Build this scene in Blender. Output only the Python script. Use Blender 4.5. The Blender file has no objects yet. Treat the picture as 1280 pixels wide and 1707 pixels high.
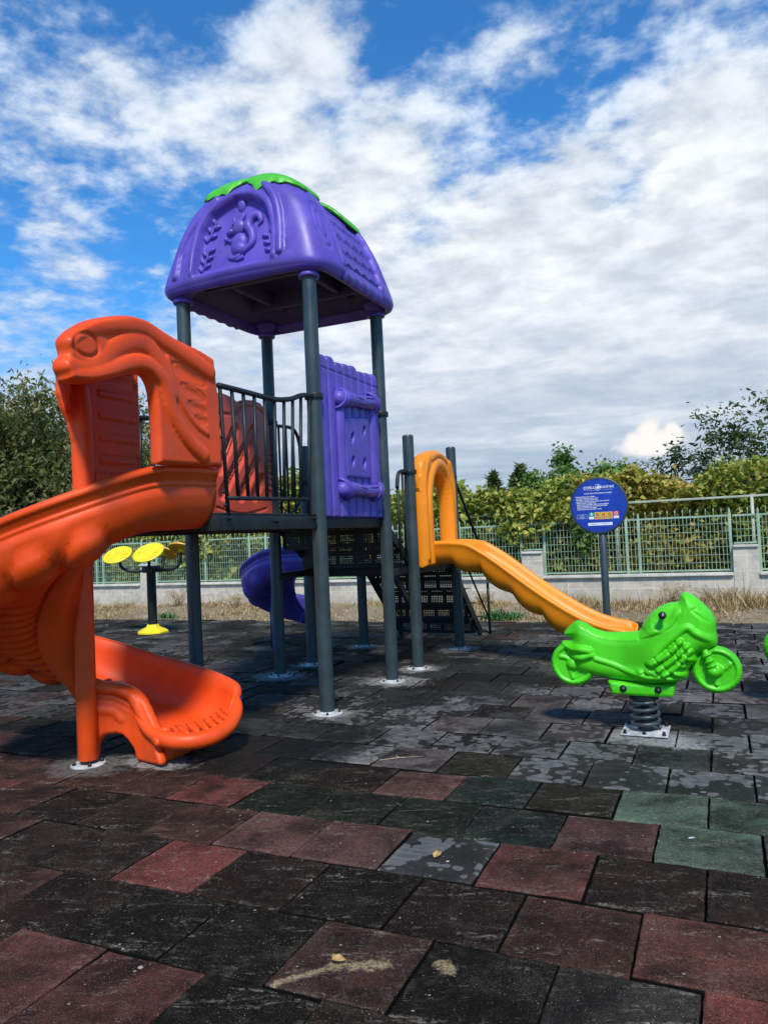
import bpy, math, random
import numpy as np
from mathutils import Vector, Matrix
from mathutils.geometry import delaunay_2d_cdt
from math import sin, cos, pi, radians, sqrt, atan2

random.seed(7); rng = np.random.default_rng(11)
scene = bpy.context.scene
COL = scene.collection

# ------------------------------------------------------------------ camera
PITCH, ROLL, YAW, EYE = radians(1.76), radians(-2.604), radians(24.03), 1.35
cy_, sy_ = cos(YAW), sin(YAW)
_fw = np.array([-sy_, cy_, 0]); _rt = np.array([cy_, sy_, 0]); _up = np.array([0, 0, 1.0])
_f2 = _fw*cos(PITCH)+_up*sin(PITCH); _u2 = -_fw*sin(PITCH)+_up*cos(PITCH)
_r3 = _rt*cos(ROLL)+_u2*sin(ROLL); _u3 = -_rt*sin(ROLL)+_u2*cos(ROLL)
cam = bpy.data.cameras.new('camera'); camo = bpy.data.objects.new('camera', cam); COL.objects.link(camo)
M = Matrix.Identity(4)
for i in range(3):
    M[i][0] = _r3[i]; M[i][1] = _u3[i]; M[i][2] = -_f2[i]
M[0][3], M[1][3], M[2][3] = 0, 0, EYE
camo.matrix_world = M
cam.sensor_fit = 'VERTICAL'; cam.sensor_height = 24.0; cam.lens = 1250/1707*24.0
cam.clip_start = 0.05; cam.clip_end = 3000
scene.camera = camo
def sky_dir(u, v):          # where in the sky a cloud bank stands
    d = _r3*(u-640)-_u3*(v-853.5)+_f2*1250
    return d/np.linalg.norm(d)

# ------------------------------------------------------------------ light
SUN_AZ = atan2(-1.0, 0.50); SUN_EL = radians(50)
sdir = Vector((cos(SUN_EL)*cos(SUN_AZ), cos(SUN_EL)*sin(SUN_AZ), sin(SUN_EL)))
sun = bpy.data.lights.new('sun', 'SUN'); sun.energy = 3.4; sun.angle = radians(9); sun.color = (1.0, 0.94, 0.84)
suno = bpy.data.objects.new('sun', sun); COL.objects.link(suno)
suno.rotation_euler = sdir.to_track_quat('Z', 'Y').to_euler()
scene.view_settings.view_transform = 'Standard'; scene.view_settings.look = 'None'
scene.view_settings.exposure = 0.30; scene.view_settings.gamma = 1.0

class NT:
    """small wrapper for writing node trees"""
    def __init__(s, tree): s.t = tree; s.n = tree.nodes; s.l = tree.links
    def new(s, typ, **kw):
        n = s.n.new(typ)
        for k, v in kw.items(): setattr(n, k, v)
        return n
    def put(s, sock, v):
        if v is None: return
        if hasattr(v, 'is_output') or isinstance(v, bpy.types.NodeSocket): s.l.new(v, sock)
        else: sock.default_value = v
    def m(s, op, a, b=None, c=None, clamp=False):
        n = s.new('ShaderNodeMath', operation=op, use_clamp=clamp)
        s.put(n.inputs[0], a); s.put(n.inputs[1], b); s.put(n.inputs[2], c)
        return n.outputs[0]
    def vm(s, op, a, b=None, out=0, scale=None):
        n = s.new('ShaderNodeVectorMath', operation=op)
        s.put(n.inputs[0], a)
        if b is not None: s.put(n.inputs[1], b)
        if scale is not None: s.put(n.inputs[3], scale)
        return n.outputs[out]
    def ss(s, x, a, b, lo=0.0, hi=1.0):
        n = s.new('ShaderNodeMapRange', interpolation_type='SMOOTHSTEP')
        s.put(n.inputs[0], x); n.inputs[1].default_value = a; n.inputs[2].default_value = b
        n.inputs[3].default_value = lo; n.inputs[4].default_value = hi
        return n.outputs[0]
    def noise(s, vec, scale, detail=4, rough=.55, dist=0.0, out=0):
        n = s.new('ShaderNodeTexNoise')
        if vec is not None: s.l.new(vec, n.inputs['Vector'])
        n.inputs['Scale'].default_value = scale; n.inputs['Detail'].default_value = detail
        n.inputs['Roughness'].default_value = rough; n.inputs['Distortion'].default_value = dist
        return n.outputs[out]
    def vor(s, vec, scale, feature='F1', out=0, rand=1.0):
        n = s.new('ShaderNodeTexVoronoi', feature=feature)
        if vec is not None: s.l.new(vec, n.inputs['Vector'])
        n.inputs['Scale'].default_value = scale; n.inputs['Randomness'].default_value = rand
        return n.outputs[out]
    def mix(s, f, a, b, mode='MIX'):
        n = s.new('ShaderNodeMix', data_type='RGBA', blend_type=mode)
        s.put(n.inputs[0], f)
        for k, v in ((6, a), (7, b)):
            if isinstance(v, (tuple, list)) and len(v) == 3: v = (*v, 1)
            s.put(n.inputs[k], v)
        return n.outputs[2]
    def sep(s, v):
        n = s.new('ShaderNodeSeparateXYZ'); s.l.new(v, n.inputs[0]); return n.outputs
    def comb(s, x, y, z):
        n = s.new('ShaderNodeCombineXYZ')
        for i, v in enumerate((x, y, z)): s.put(n.inputs[i], v)
        return n.outputs[0]
    def bump(s, h, strength=.3, dist=.01, normal=None):
        n = s.new('ShaderNodeBump'); s.l.new(h, n.inputs['Height'])
        n.inputs['Strength'].default_value = strength; n.inputs['Distance'].default_value = dist
        if normal is not None: s.l.new(normal, n.inputs['Normal'])
        return n.outputs[0]

# ------------------------------------------------------------------ sky with broken cloud
world = bpy.data.worlds.new('World'); scene.world = world; world.use_nodes = True
W = NT(world.node_tree); W.n.clear()
sky = W.new('ShaderNodeTexSky', sky_type='NISHITA')
sky.sun_disc = False; sky.sun_elevation = SUN_EL
sky.sun_rotation = atan2(sdir.x, sdir.y)
sky.air_density = 1.0; sky.dust_density = 0.35; sky.ozone_density = 2.2; sky.altitude = 300
D = W.new('ShaderNodeTexCoord').outputs['Generated']
dx, dy, dz = W.sep(D)
zc = W.m('ADD', W.m('MAXIMUM', dz, 0.0), 0.14)
P = W.comb(W.m('DIVIDE', dx, zc), W.m('DIVIDE', dy, zc), 0.0)
banks = [  # (u, v, width, weight): banks of cloud and blue gaps
    (1180, 420, .30, .24), (900, 470, .24, .16), (1000, 640, .34, .20), (1260, 190, .16, .10), (470, 90, .09, .18), (560, 30, .07, .12), (380, 110, .08, .10),
    (790, 110, .075, .12), (900, 110, .05, .06), (740, 170, .05, .10), (1160, 110, .10, .08), (60, 170, .13, .17), (180, 110, .09, .12), (470, 250, .12, .13), (300, 200, .08, .08), (90, 250, .06, .08), (640, 290, .10, .12),
    (95, 365, .05, .14), (150, 440, .05, .13), (60, 490, .05, .10), (220, 320, .04, .12), (320, 590, .20, .16), (60, 620, .14, .16), (640, 560, .25, .14), (640, 190, .04, .08), (240, 210, .06, .06), (360, 500, .06, .1),
    (30, 300, .06, -.12), (200, 290, .07, -.10), (130, 540, .09, -.14), (200, 380, .07, -.12), (300, 30, .08, -.10), (700, 50, .06, -.18), (860, 215, .06, -.24), (960, 130, .05, -.12), (760, 240, .06, -.16), (640, 130, .05, -.12),
    (1040, 325, .04, -.22), (700, 375, .04, -.16), (230, 470, .06, -.10), (100, 50, .06, -.06), (1080, 30, .08, -.12), (20, 430, .05, -.1), (1040, 190, .05, -.12), (20, 40, .10, -.05), (820, 20, .08, -.12), (560, 190, .05, -.12), (380, 30, .07, -.10), (330, 330, .06, -.10), (600, 240, .03, -.08), (980, 90, .05, -.10), (1240, 60, .06, -.08)]
cov = None
for (u, v, sg, wt) in banks:
    d = sky_dir(u, v)
    dt = W.vm('DOT_PRODUCT', D, tuple(float(t) for t in d), out=1)
    g = W.m('EXPONENT', W.m('MULTIPLY', W.m('SUBTRACT', dt, 1.0), 1.0/(sg*sg*.5)))
    g = W.m('MULTIPLY', g, wt)
    cov = g if cov is None else W.m('ADD', cov, g)
n1 = W.noise(P, 1.7, 9, .60, .25)
n2 = W.noise(P, 9.5, 6, .56, .1)
n3 = W.noise(P, 26.0, 5, .6, 0.1)
sm_ = W.ss(dz, .10, .42)   # the deck smooths out towards the horizon
n2 = W.m('ADD', W.m('MULTIPLY', W.m('SUBTRACT', n2, .5), W.m('ADD', W.m('MULTIPLY', sm_, .65), .35)), .5)
n3 = W.m('ADD', W.m('MULTIPLY', W.m('SUBTRACT', n3, .5), sm_), .5)
dens = W.m('ADD', W.m('MULTIPLY', n1, .52), W.m('MULTIPLY', n2, .74))
dens = W.m('ADD', dens, W.m('MULTIPLY', n3, .22))
dens = W.m('ADD', dens, cov)
lowband = W.ss(dz, .02, .30, .17, 0.0)
dens = W.m('ADD', dens, lowband)
alpha = W.ss(dens, .77, 1.05)
thick = W.ss(dens, .90, 1.22)
# shading of the cloud deck: bright puffs, greyer cores towards the horizon
n4 = W.noise(P, 3.2, 6, .55, .2)
greyf = W.m('MULTIPLY', W.ss(n4, .40, .66), W.ss(dz, .10, .62, 1.0, .45))
hgrey = W.ss(dz, .05, .30, .80, 0.0)
nb = W.noise(W.comb(W.m('MULTIPLY', dx, 2.0), W.m('MULTIPLY', dy, 2.0), W.m('MULTIPLY', dz, 22.0)), 1.6, 5, .55, .3)
hgrey = W.m('MULTIPLY', hgrey, W.ss(nb, .30, .62, .45, 1.25), clamp=True)
ccol = W.mix(thick, (4.2, 5.3, 6.9, 1), (7.1, 7.3, 7.5, 1))
ccol = W.mix(greyf, ccol, (5.0, 5.5, 6.2, 1))
puff = W.ss(n2, .35, .66, .88, 1.08)
ccol = W.vm('SCALE', ccol, scale=puff)
ccol = W.mix(hgrey, ccol, (3.1, 3.7, 4.6, 1))
skyc = W.mix(1.0, sky.outputs[0], (.36, 1.02, 1.52, 1), 'MULTIPLY')
a2 = W.m('MULTIPLY', alpha, .95)
col = W.mix(a2, skyc, ccol)
# one small bright cumulus low over the trees
d = sky_dir(1086, 745)
rx = np.cross(d, [0, 0, 1]); rx /= np.linalg.norm(rx)
cu = W.vm('DOT_PRODUCT', D, tuple(float(t) for t in rx), out=1)
cv = W.m('SUBTRACT', dz, float(d[2]))
front = W.m('GREATER_THAN', W.vm('DOT_PRODUCT', D, tuple(float(t) for t in d), out=1), .9)
cn = W.noise(D, 34, 6, .55, .3)
def lobe(px, pz, rx_, rz_):
    a = W.m('DIVIDE', W.m('SUBTRACT', cu, px), rx_); b = W.m('DIVIDE', W.m('SUBTRACT', cv, pz), rz_)
    return W.m('SQRT', W.m('ADD', W.m('MULTIPLY', a, a), W.m('MULTIPLY', b, b)))
L = W.m('MINIMUM', lobe(0, .004, .036, .020), W.m('MINIMUM', lobe(-.004, .018, .015, .019), lobe(.024, .012, .013, .015)))
L = W.m('ADD', L, W.m('MULTIPLY', W.m('SUBTRACT', cn, .5), 1.5))
cm = W.m('MULTIPLY', W.ss(L, 1.30, .62), front)
cm = W.m('MULTIPLY', cm, W.ss(cv, -.018, -.006))
col = W.mix(cm, col, (7.5, 7.3, 7.0, 1))
bg = W.new('ShaderNodeBackground'); W.l.new(col, bg.inputs[0]); bg.inputs[1].default_value = 0.108
wo = W.new('ShaderNodeOutputWorld'); W.l.new(bg.outputs[0], wo.inputs[0])

# ------------------------------------------------------------------ materials
MATS = {}
def newmat(name):
    m = bpy.data.materials.new(name); m.use_nodes = True
    N = NT(m.node_tree); N.n.clear()
    b = N.new('ShaderNodeBsdfPrincipled'); o = N.new('ShaderNodeOutputMaterial')
    N.l.new(b.outputs[0], o.inputs[0]); MATS[name] = m
    return m, N, b
def surf(name, color, rough=.5, metal=0.0, var=.12, vscale=3.0, fine=60, bump=.08, spec=.5, dirt=0.0, dirtcol=(.25, .22, .18), sub=0.0, rvar=.10):
    m, N, b = newmat(name)
    oc = N.new('ShaderNodeTexCoord').outputs['Object']
    a = N.noise(oc, vscale, 6, .6); f = N.noise(oc, fine, 3, .6)
    dk = tuple(c*(1-var*1.6) for c in color); lt = tuple(min(1, c*(1+var*.8)+var*.01) for c in color)
    c = N.mix(N.ss(a, .3, .7), dk, lt)
    if dirt > 0:
        dn = N.noise(oc, vscale*2.3, 8, .7, .5)
        sp = N.noise(oc, fine*1.5, 4, .7)
        dm = N.m('MULTIPLY', N.ss(dn, .48, .75), N.ss(sp, .40, .62))
        c = N.mix(N.m('MULTIPLY', dm, dirt), c, dirtcol)
    N.l.new(c, b.inputs['Base Color'])
    N.l.new(N.ss(a, .25, .75, max(.02, rough-rvar), min(1, rough+rvar)), b.inputs['Roughness'])
    b.inputs['Metallic'].default_value = metal
    b.inputs['Specular IOR Level'].default_value = spec
    if sub > 0:
        b.inputs['Subsurface Weight'].default_value = sub; b.inputs['Subsurface Radius'].default_value = (.05, .03, .02); b.inputs['Subsurface Scale'].default_value = .2
    if bump > 0: N.l.new(N.bump(f, bump, .004), b.inputs['Normal'])
    return m
ORANGE = surf('orange_plastic', (.86, .078, .006), .46, spec=.32, var=.12, vscale=2.2, dirt=.30, dirtcol=(.50, .17, .09), fine=90, bump=.12)
AMBER = surf('amber_plastic', (.90, .27, .008), .42, spec=.35, var=.08, vscale=2.5, dirt=.14, dirtcol=(.5, .3, .1), fine=90, bump=.1)
PURPLE = surf('purple_plastic', (.110, .072, .42), .43, spec=.38, var=.14, vscale=2.6, dirt=.38, dirtcol=(.24, .22, .36), fine=90, bump=.12)
RED = surf('faded_red_plastic', (.70, .085, .035), .45, var=.10, vscale=3, dirt=.22, dirtcol=(.5, .3, .25), fine=90)
GREEN = surf('lime_plastic', (.075, .60, .008), .40, spec=.4, var=.12, vscale=3, dirt=.28, dirtcol=(.16, .42, .08), fine=110, bump=.12)
LEAFG = surf('leaf_green_plastic', (.07, .46, .02), .42, var=.12, vscale=4, dirt=.2)
YELLOW = surf('yellow_plastic', (.86, .66, .01), .42, var=.08, vscale=5, dirt=.25, dirtcol=(.5, .42, .15))
POST = surf('slate_paint', (.030, .047, .049), .42, var=.16, vscale=3, dirt=.28, dirtcol=(.13, .14, .14), fine=140, bump=.05, metal=0.0, spec=.55)
DARK = surf('dark_metal', (.013, .018, .018), .5, spec=.35, var=.2, vscale=5, dirt=.25, dirtcol=(.09, .09, .085))
BLACK = surf('black_rubber', (.012, .012, .013), .35, var=.2, vscale=8)
LINING = surf('grey_roof_lining', (.075, .072, .16), .6, var=.15, vscale=3, dirt=.3, dirtcol=(.16, .16, .17))
FLANGE = surf('dusty_flange', (.50, .51, .50), .7, var=.25, vscale=14, dirt=.8, dirtcol=(.16, .15, .14), fine=120, bump=.3)
STEEL = surf('spring_steel', (.05, .065, .075), .38, var=.2, vscale=12, dirt=.3, dirtcol=(.2, .19, .18), metal=.25)
FENCE = surf('pale_green_paint', (.30, .43, .31), .5, var=.14, vscale=2, dirt=.35, dirtcol=(.32, .27, .2))
PIPE = surf('pale_pipe', (.42, .46, .36), .6, var=.15, vscale=3, dirt=.4, dirtcol=(.25, .2, .14))
CAP = surf('pale_coping', (.60, .58, .50), .8, var=.16, vscale=4, dirt=.4, dirtcol=(.25, .23, .19), bump=.3)
SIGNBLUE = surf('sign_blue', (.008, .045, .36), .35, var=.08, vscale=5, bump=0)
INK = surf('sign_white', (.78, .80, .84), .5, var=.03, bump=0)
INKO = surf('sign_orange', (.85, .45, .06), .5, var=.05, bump=0)
INKG = surf('sign_green', (.03, .36, .22), .5, var=.05, bump=0)
INKR = surf('sign_red', (.75, .08, .08), .5, var=.05, bump=0)
BARK = surf('bark', (.10, .075, .055), .9, var=.3, vscale=8, bump=.6)
STRAW = surf('straw', (.46, .35, .20), .9, var=.25, vscale=30)
DRYLEAF = surf('dry_leaf', (.50, .30, .10), .7, var=.3, vscale=40)
STONE = surf('pebble_stone', (.36, .32, .26), .85, var=.25, vscale=60)

def leafmat(name, cols, transl=.35, rough=.5):
    m, N, b = newmat(name)
    at = N.new('ShaderNodeAttribute', attribute_name='tint').outputs['Fac']
    r = N.new('ShaderNodeValToRGB'); N.l.new(at, r.inputs[0])
    el = r.color_ramp.elements
    while len(el) < len(cols): el.new(.5)
    for i, (p, c) in enumerate(cols): el[i].position = p; el[i].color = (*c, 1)
    N.l.new(r.outputs[0], b.inputs['Base Color']); b.inputs['Roughness'].default_value = rough
    b.inputs['Specular IOR Level'].default_value = .3
    t = N.new('ShaderNodeBsdfTranslucent'); mx = N.new('ShaderNodeMixShader'); mx.inputs[0].default_value = transl
    tc = N.mix(1.0, r.outputs[0], (1.3, 1.25, .6, 1), 'MULTIPLY')
    N.l.new(tc, t.inputs[0])
    N.l.new(b.outputs[0], mx.inputs[1]); N.l.new(t.outputs[0], mx.inputs[2])
    out = [n for n in N.n if n.type == 'OUTPUT_MATERIAL'][0]; N.l.new(mx.outputs[0], out.inputs[0])
    return m
LF_WALNUT = leafmat('walnut_leaf', [(0, (.06, .080, .022)), (.5, (.13, .150, .045)), (.85, (.25, .255, .10)), (1, (.40, .34, .14))])
LF_VINE = leafmat('vine_leaf', [(0, (.10, .15, .022)), (.4, (.28, .34, .055)), (.8, (.50, .50, .12)), (1, (.56, .44, .13))])
LF_VINEBR = leafmat('vine_leaf_brown', [(0, (.15, .17, .026)), (.35, (.36, .36, .06)), (.7, (.52, .43, .10)), (1, (.50, .29, .09))])
LF_GREEN = leafmat('bright_leaf', [(0, (.045, .10, .022)), (.5, (.11, .21, .045)), (1, (.22, .34, .08))])
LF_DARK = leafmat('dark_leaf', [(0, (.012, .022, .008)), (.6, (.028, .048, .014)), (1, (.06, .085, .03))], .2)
LF_OLIVE = leafmat('olive_leaf', [(0, (.04, .065, .022)), (.6, (.09, .13, .045)), (1, (.20, .22, .10))])
LF_STRAW = leafmat('dry_grass_blade', [(0, (.22, .155, .075)), (.5, (.42, .31, .16)), (.9, (.60, .47, .27)), (1, (.20, .25, .08))], .2, .8)
LF_WEED = leafmat('weed_blade', [(0, (.03, .09, .03)), (1, (.10, .26, .08))], .3)

# ------------------------------------------------------------------ objects
def tag(o, label=None, cat=None, group=None, kind=None):
    if label: o['label'] = label
    if cat: o['category'] = cat
    if group: o['group'] = group
    if kind: o['kind'] = kind
    return o
def empty(name, loc, label, cat, group=None):
    o = bpy.data.objects.new(name, None); COL.objects.link(o); o.location = loc
    o.empty_display_size = .1
    return tag(o, label, cat, group)
def obj(name, vf, mat, parent=None, smooth=True, angle=None, local=False):
    v, f = vf[0], vf[1]
    me = bpy.data.meshes.new(name)
    me.from_pydata([tuple(map(float, p)) for p in v], [], [tuple(map(int, q)) for q in f]); me.validate(); me.update()
    if len(vf) > 2:
        me.polygons.foreach_set('material_index', vf[2])
    mats = mat if isinstance(mat, (list, tuple)) else [mat]
    for m in mats: me.materials.append(m)
    if smooth:
        me.polygons.foreach_set('use_smooth', [True]*len(me.polygons))
        if angle: me.set_sharp_from_angle(angle=radians(angle))
    o = bpy.data.objects.new(name, me); COL.objects.link(o)
    if parent is not None:
        o.parent = parent
        if not local:
            p = parent; off = Vector((0, 0, 0))
            while p is not None: off += p.location; p = p.parent
            me.transform(Matrix.Translation(-off))
    return o
class MB:
    def __init__(s): s.v = []; s.f = []; s.mi = []
    def add(s, vf, mi=0):
        k = len(s.v); s.v += [tuple(p) for p in vf[0]]; s.f += [tuple(i+k for i in q) for q in vf[1]]; s.mi += [mi]*len(vf[1])
        return s
    def out(s): return (s.v, s.f, s.mi) if any(s.mi) else (s.v, s.f)
def V(*a): return np.array(a, float)
def box(c, size, bev=.004, rot=None):
    """bevelled box: centre, full size, optional 3x3 rotation"""
    bm = bmesh_cube(bev, size); R_ = rot if rot is not None else np.eye(3)
    return [tuple(R_@np.array(p)+np.array(c)) for p in bm[0]], bm[1]
import bmesh
_bc = {}
def bmesh_cube(bev, size):
    key = (round(bev, 5), tuple(round(float(s), 5) for s in size))
    if key in _bc: return _bc[key]
    bm = bmesh.new(); bmesh.ops.create_cube(bm, size=1.0)
    for v in bm.verts: v.co = Vector((v.co.x*size[0], v.co.y*size[1], v.co.z*size[2]))
    if bev > 0: bmesh.ops.bevel(bm, geom=list(bm.edges), offset=min(bev, min(size)*.45), segments=2, affect='EDGES', profile=.6)
    r = ([tuple(v.co) for v in bm.verts], [tuple(v.index for v in f.verts) for f in bm.faces])
    bm.verts.index_update(); r = ([tuple(v.co) for v in bm.verts], [tuple(v.index for v in f.verts) for f in bm.faces]); bm.free()
    _bc[key] = r; return r
def rotz(a): return np.array([[cos(a), -sin(a), 0], [sin(a), cos(a), 0], [0, 0, 1.0]])
def rotx(a): return np.array([[1.0, 0, 0], [0, cos(a), -sin(a)], [0, sin(a), cos(a)]])
def roty(a): return np.array([[cos(a), 0, sin(a)], [0, 1.0, 0], [-sin(a), 0, cos(a)]])
def smoothpath(pts, n=8, closed=False):
    P_ = [np.array(p, float) for p in pts]; m = len(P_); out = []
    rngk = range(m) if closed else range(m-1)
    for i in rngk:
        p0 = P_[(i-1) % m] if closed or i > 0 else 2*P_[0]-P_[1]
        p1 = P_[i]; p2 = P_[(i+1) % m]
        p3 = P_[(i+2) % m] if closed or i+2 < m else 2*P_[-1]-P_[-2]
        for k in range(n):
            t = k/n
            out.append(.5*((2*p1)+(-p0+p2)*t+(2*p0-5*p1+4*p2-p3)*t*t+(-p0+3*p1-3*p2+p3)*t**3))
    if not closed: out.append(P_[-1])
    return out
def tube(path, r, n=10, cap=True, closed=False):
    P_ = [np.array(p, float) for p in path]; m = len(P_)
    R_ = r if hasattr(r, '__len__') else [r]*m
    v = []; f = []; prev = None
    for i in range(m):
        if closed: t = P_[(i+1) % m]-P_[i-1]
        else: t = P_[min(i+1, m-1)]-P_[max(i-1, 0)]
        t = t/(np.linalg.norm(t)+1e-12)
        if prev is None:
            a = V(0, 0, 1) if abs(t[2]) < .9 else V(1, 0, 0)
            u = np.cross(t, a); u /= np.linalg.norm(u)
        else:
            u = prev-t*np.dot(prev, t); u /= np.linalg.norm(u)
        prev = u; w = np.cross(t, u)
        for k in range(n):
            a = 2*pi*k/n; v.append(P_[i]+R_[i]*(u*cos(a)+w*sin(a)))
    for i in range(m if closed else m-1):
        j = (i+1) % m
        for k in range(n):
            l = (k+1) % n; f.append((i*n+k, i*n+l, j*n+l, j*n+k))
    if cap and not closed:
        f.append(tuple(range(n-1, -1, -1))); f.append(tuple((m-1)*n+k for k in range(n)))
    return v, f
def lathe(prof, n=24, c=(0, 0, 0), axis=None):
    """prof: (r, h) list from bottom up; axis optional 3x3"""
    v = []; f = []; m = len(prof)
    for (r, h) in prof:
        for k in range(n):
            a = 2*pi*k/n; v.append(V(r*cos(a), r*sin(a), h))
    if axis is not None: v = [axis@p for p in v]
    v = [p+np.array(c, float) for p in v]
    for i in range(m-1):
        for k in range(n):
            l = (k+1) % n; f.append((i*n+k, i*n+l, (i+1)*n+l, (i+1)*n+k))
    f.append(tuple(range(n-1, -1, -1))); f.append(tuple((m-1)*n+k for k in range(n)))
    return v, f
def bar(a, b, w, h, bev=.003, up=(0, 0, 1)):
    """rectangular bar from a to b"""
    a = np.array(a, float); b = np.array(b, float); t = b-a; L_ = np.linalg.norm(t); t /= L_
    s = np.cross(t, np.array(up, float)); s /= np.linalg.norm(s); u = np.cross(s, t)
    return box((a+b)/2, (L_, w, h), bev, np.array([t, s, u]).T)
def segd(Pn, poly, closed=False):
    Pn = np.asarray(Pn, float); A = np.asarray(poly, float)
    B = np.roll(A, -1, 0) if closed else A[1:]
    if not closed: A = A[:-1]
    d = np.full(len(Pn), 1e9)
    for a, b in zip(A, B):
        ab = b-a; L2 = (ab**2).sum()+1e-12
        t = np.clip(((Pn-a)@ab)/L2, 0, 1)
        d = np.minimum(d, np.sqrt(((Pn-a-t[:, None]*ab)**2).sum(1)))
    return d
def inside(Pn, poly):
    Pn = np.asarray(Pn, float); A = np.asarray(poly, float); B = np.roll(A, -1, 0)
    c = np.zeros(len(Pn), bool)
    for a, b in zip(A, B):
        m = ((a[1] > Pn[:, 1]) != (b[1] > Pn[:, 1]))
        with np.errstate(divide='ignore', invalid='ignore'):
            xx = (b[0]-a[0])*(Pn[:, 1]-a[1])/(b[1]-a[1]+1e-15)+a[0]
        c ^= m & (Pn[:, 0] < xx)
    return c
def resample(poly, g, closed=True):
    A = [np.array(p, float) for p in poly]
    if closed: A.append(A[0])
    out = []
    for a, b in zip(A[:-1], A[1:]):
        n = max(1, int(round(np.linalg.norm(b-a)/g)))
        for k in range(n): out.append(a+(b-a)*k/n)
    if not closed: out.append(A[-1])
    return np.array(out)
def sstep(x, a, b):
    t = np.clip((x-a)/(b-a), 0, 1); return t*t*(3-2*t)
def relief(Pn, specs):
    """ridges merge instead of piling up, grooves cut, steps add"""
    n = len(Pn); up = np.zeros(n); dn = np.zeros(n); st = np.zeros(n)
    for s in specs:
        k = s[0]
        if k == 'line':
            d = segd(Pn, [np.array(q) for q in smoothpath(s[1], 6)]); a = s[3]*np.sqrt(np.clip(1-(d/s[2])**2, 0, 1))
        elif k == 'poly':
            d = segd(Pn, s[1], s[4] if len(s) > 4 else False); a = s[3]*np.clip(1-(d/s[2])**2, 0, 1)
        elif k == 'step':
            d = segd(Pn, s[1], True)*np.where(inside(Pn, s[1]), 1, -1); st += s[3]*sstep(d, -s[2], s[2]); continue
        else:
            cx, cy, rx_, ry_, ro, hh = s[1:7]
            x = (Pn[:, 0]-cx)*cos(ro)+(Pn[:, 1]-cy)*sin(ro); y = -(Pn[:, 0]-cx)*sin(ro)+(Pn[:, 1]-cy)*cos(ro); q = (x/rx_)**2+(y/ry_)**2
            if k == 'ell': a = hh*np.sqrt(np.clip(1-q, 0, 1))
            else: a = hh*np.clip(1-(np.abs(np.sqrt(q)-1)*min(rx_, ry_)/s[7])**2, 0, 1)
        if (s[6] if k in ('ell', 'ring') else s[3]) > 0: up = np.maximum(up, a)
        else: dn = np.minimum(dn, a)
    return up+dn+st
def slab(outline, to3d, thick, g=.014, specs=(), back=(), holes=(), rnd=None, hmin=None, smooth_outline=0):
    """moulded panel: rounded edges, relief on the front (specs) and on the back; to3d(points, offset)"""
    if smooth_outline: outline = smoothpath(outline, smooth_outline, True)
    out = resample(outline, g); hs = [resample(h, g) for h in holes]
    allp = [out]+hs
    lo = out.min(0); hi = out.max(0)
    xs = np.arange(lo[0]+g/2, hi[0], g); ys = np.arange(lo[1]+g/2, hi[1], g*.87)
    G = []
    for j, y in enumerate(ys):
        for x in xs: G.append((x+(g/2 if j % 2 else 0), y))
    G = np.array(G)
    ins = inside(G, out)
    for h in hs: ins &= ~inside(G, h)
    G = G[ins]
    dd = segd(G, out, True)
    for h in hs: dd = np.minimum(dd, segd(G, h, True))
    G = G[dd > g*.55]
    pts = []; edges = []
    for lp in allp:
        k = len(pts); pts += [tuple(p) for p in lp]; m = len(lp)
        edges += [(k+i, k+(i+1) % m) for i in range(m)]
    pts += [tuple(p) for p in G]
    r = delaunay_2d_cdt([Vector(p) for p in pts], edges, [], 0, 1e-6)
    vv = np.array([tuple(p) for p in r[0]]); ff = [tuple(f) for f in r[2]]
    cen = np.array([vv[list(f)].mean(0) for f in ff])
    ok = inside(cen, out)
    for h in hs: ok &= ~inside(cen, h)
    ff = [f for f, k in zip(ff, ok) if k]
    d = segd(vv, out, True)
    for h in hs: d = np.minimum(d, segd(vv, h, True))
    d[d < 1e-4] = 0
    rnd = rnd or thick*.4; hmin = thick*.25 if hmin is None else hmin
    t = np.clip(d/rnd, 0, 1)
    base = hmin+(thick/2-hmin)*np.sqrt(1-(1-t)**2)
    fr = base+relief(vv, specs)*sstep(d, 0, rnd*.7); bk = base+relief(vv, back)*sstep(d, 0, rnd*.7)
    n = len(vv); F3 = to3d(vv, fr); B3 = to3d(vv, -bk)
    v = list(F3)+list(B3); f = []
    cnt = {}
    for q in ff:
        f.append(q); f.append(tuple(i+n for i in reversed(q)))
        for a, b in zip(q, q[1:]+q[:1]):
            if (b, a) in cnt: del cnt[(b, a)]
            else: cnt[(a, b)] = 1
    for (a, b) in cnt: f.append((b, a, a+n, b+n))
    return v, f
def on_x(x, s=1):  # panel in a plane of constant x, coordinates (y, z)
    return lambda p, o: np.stack([x+s*o*np.ones(len(p)), p[:, 0], p[:, 1]], 1)
def on_y(y, s=-1):
    return lambda p, o: np.stack([p[:, 0], y+s*o*np.ones(len(p)), p[:, 1]], 1)
def fixn(o):
    bm = bmesh.new(); bm.from_mesh(o.data); bmesh.ops.recalc_face_normals(bm, faces=bm.faces); bm.to_mesh(o.data); bm.free(); o.data.update(); return o
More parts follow.
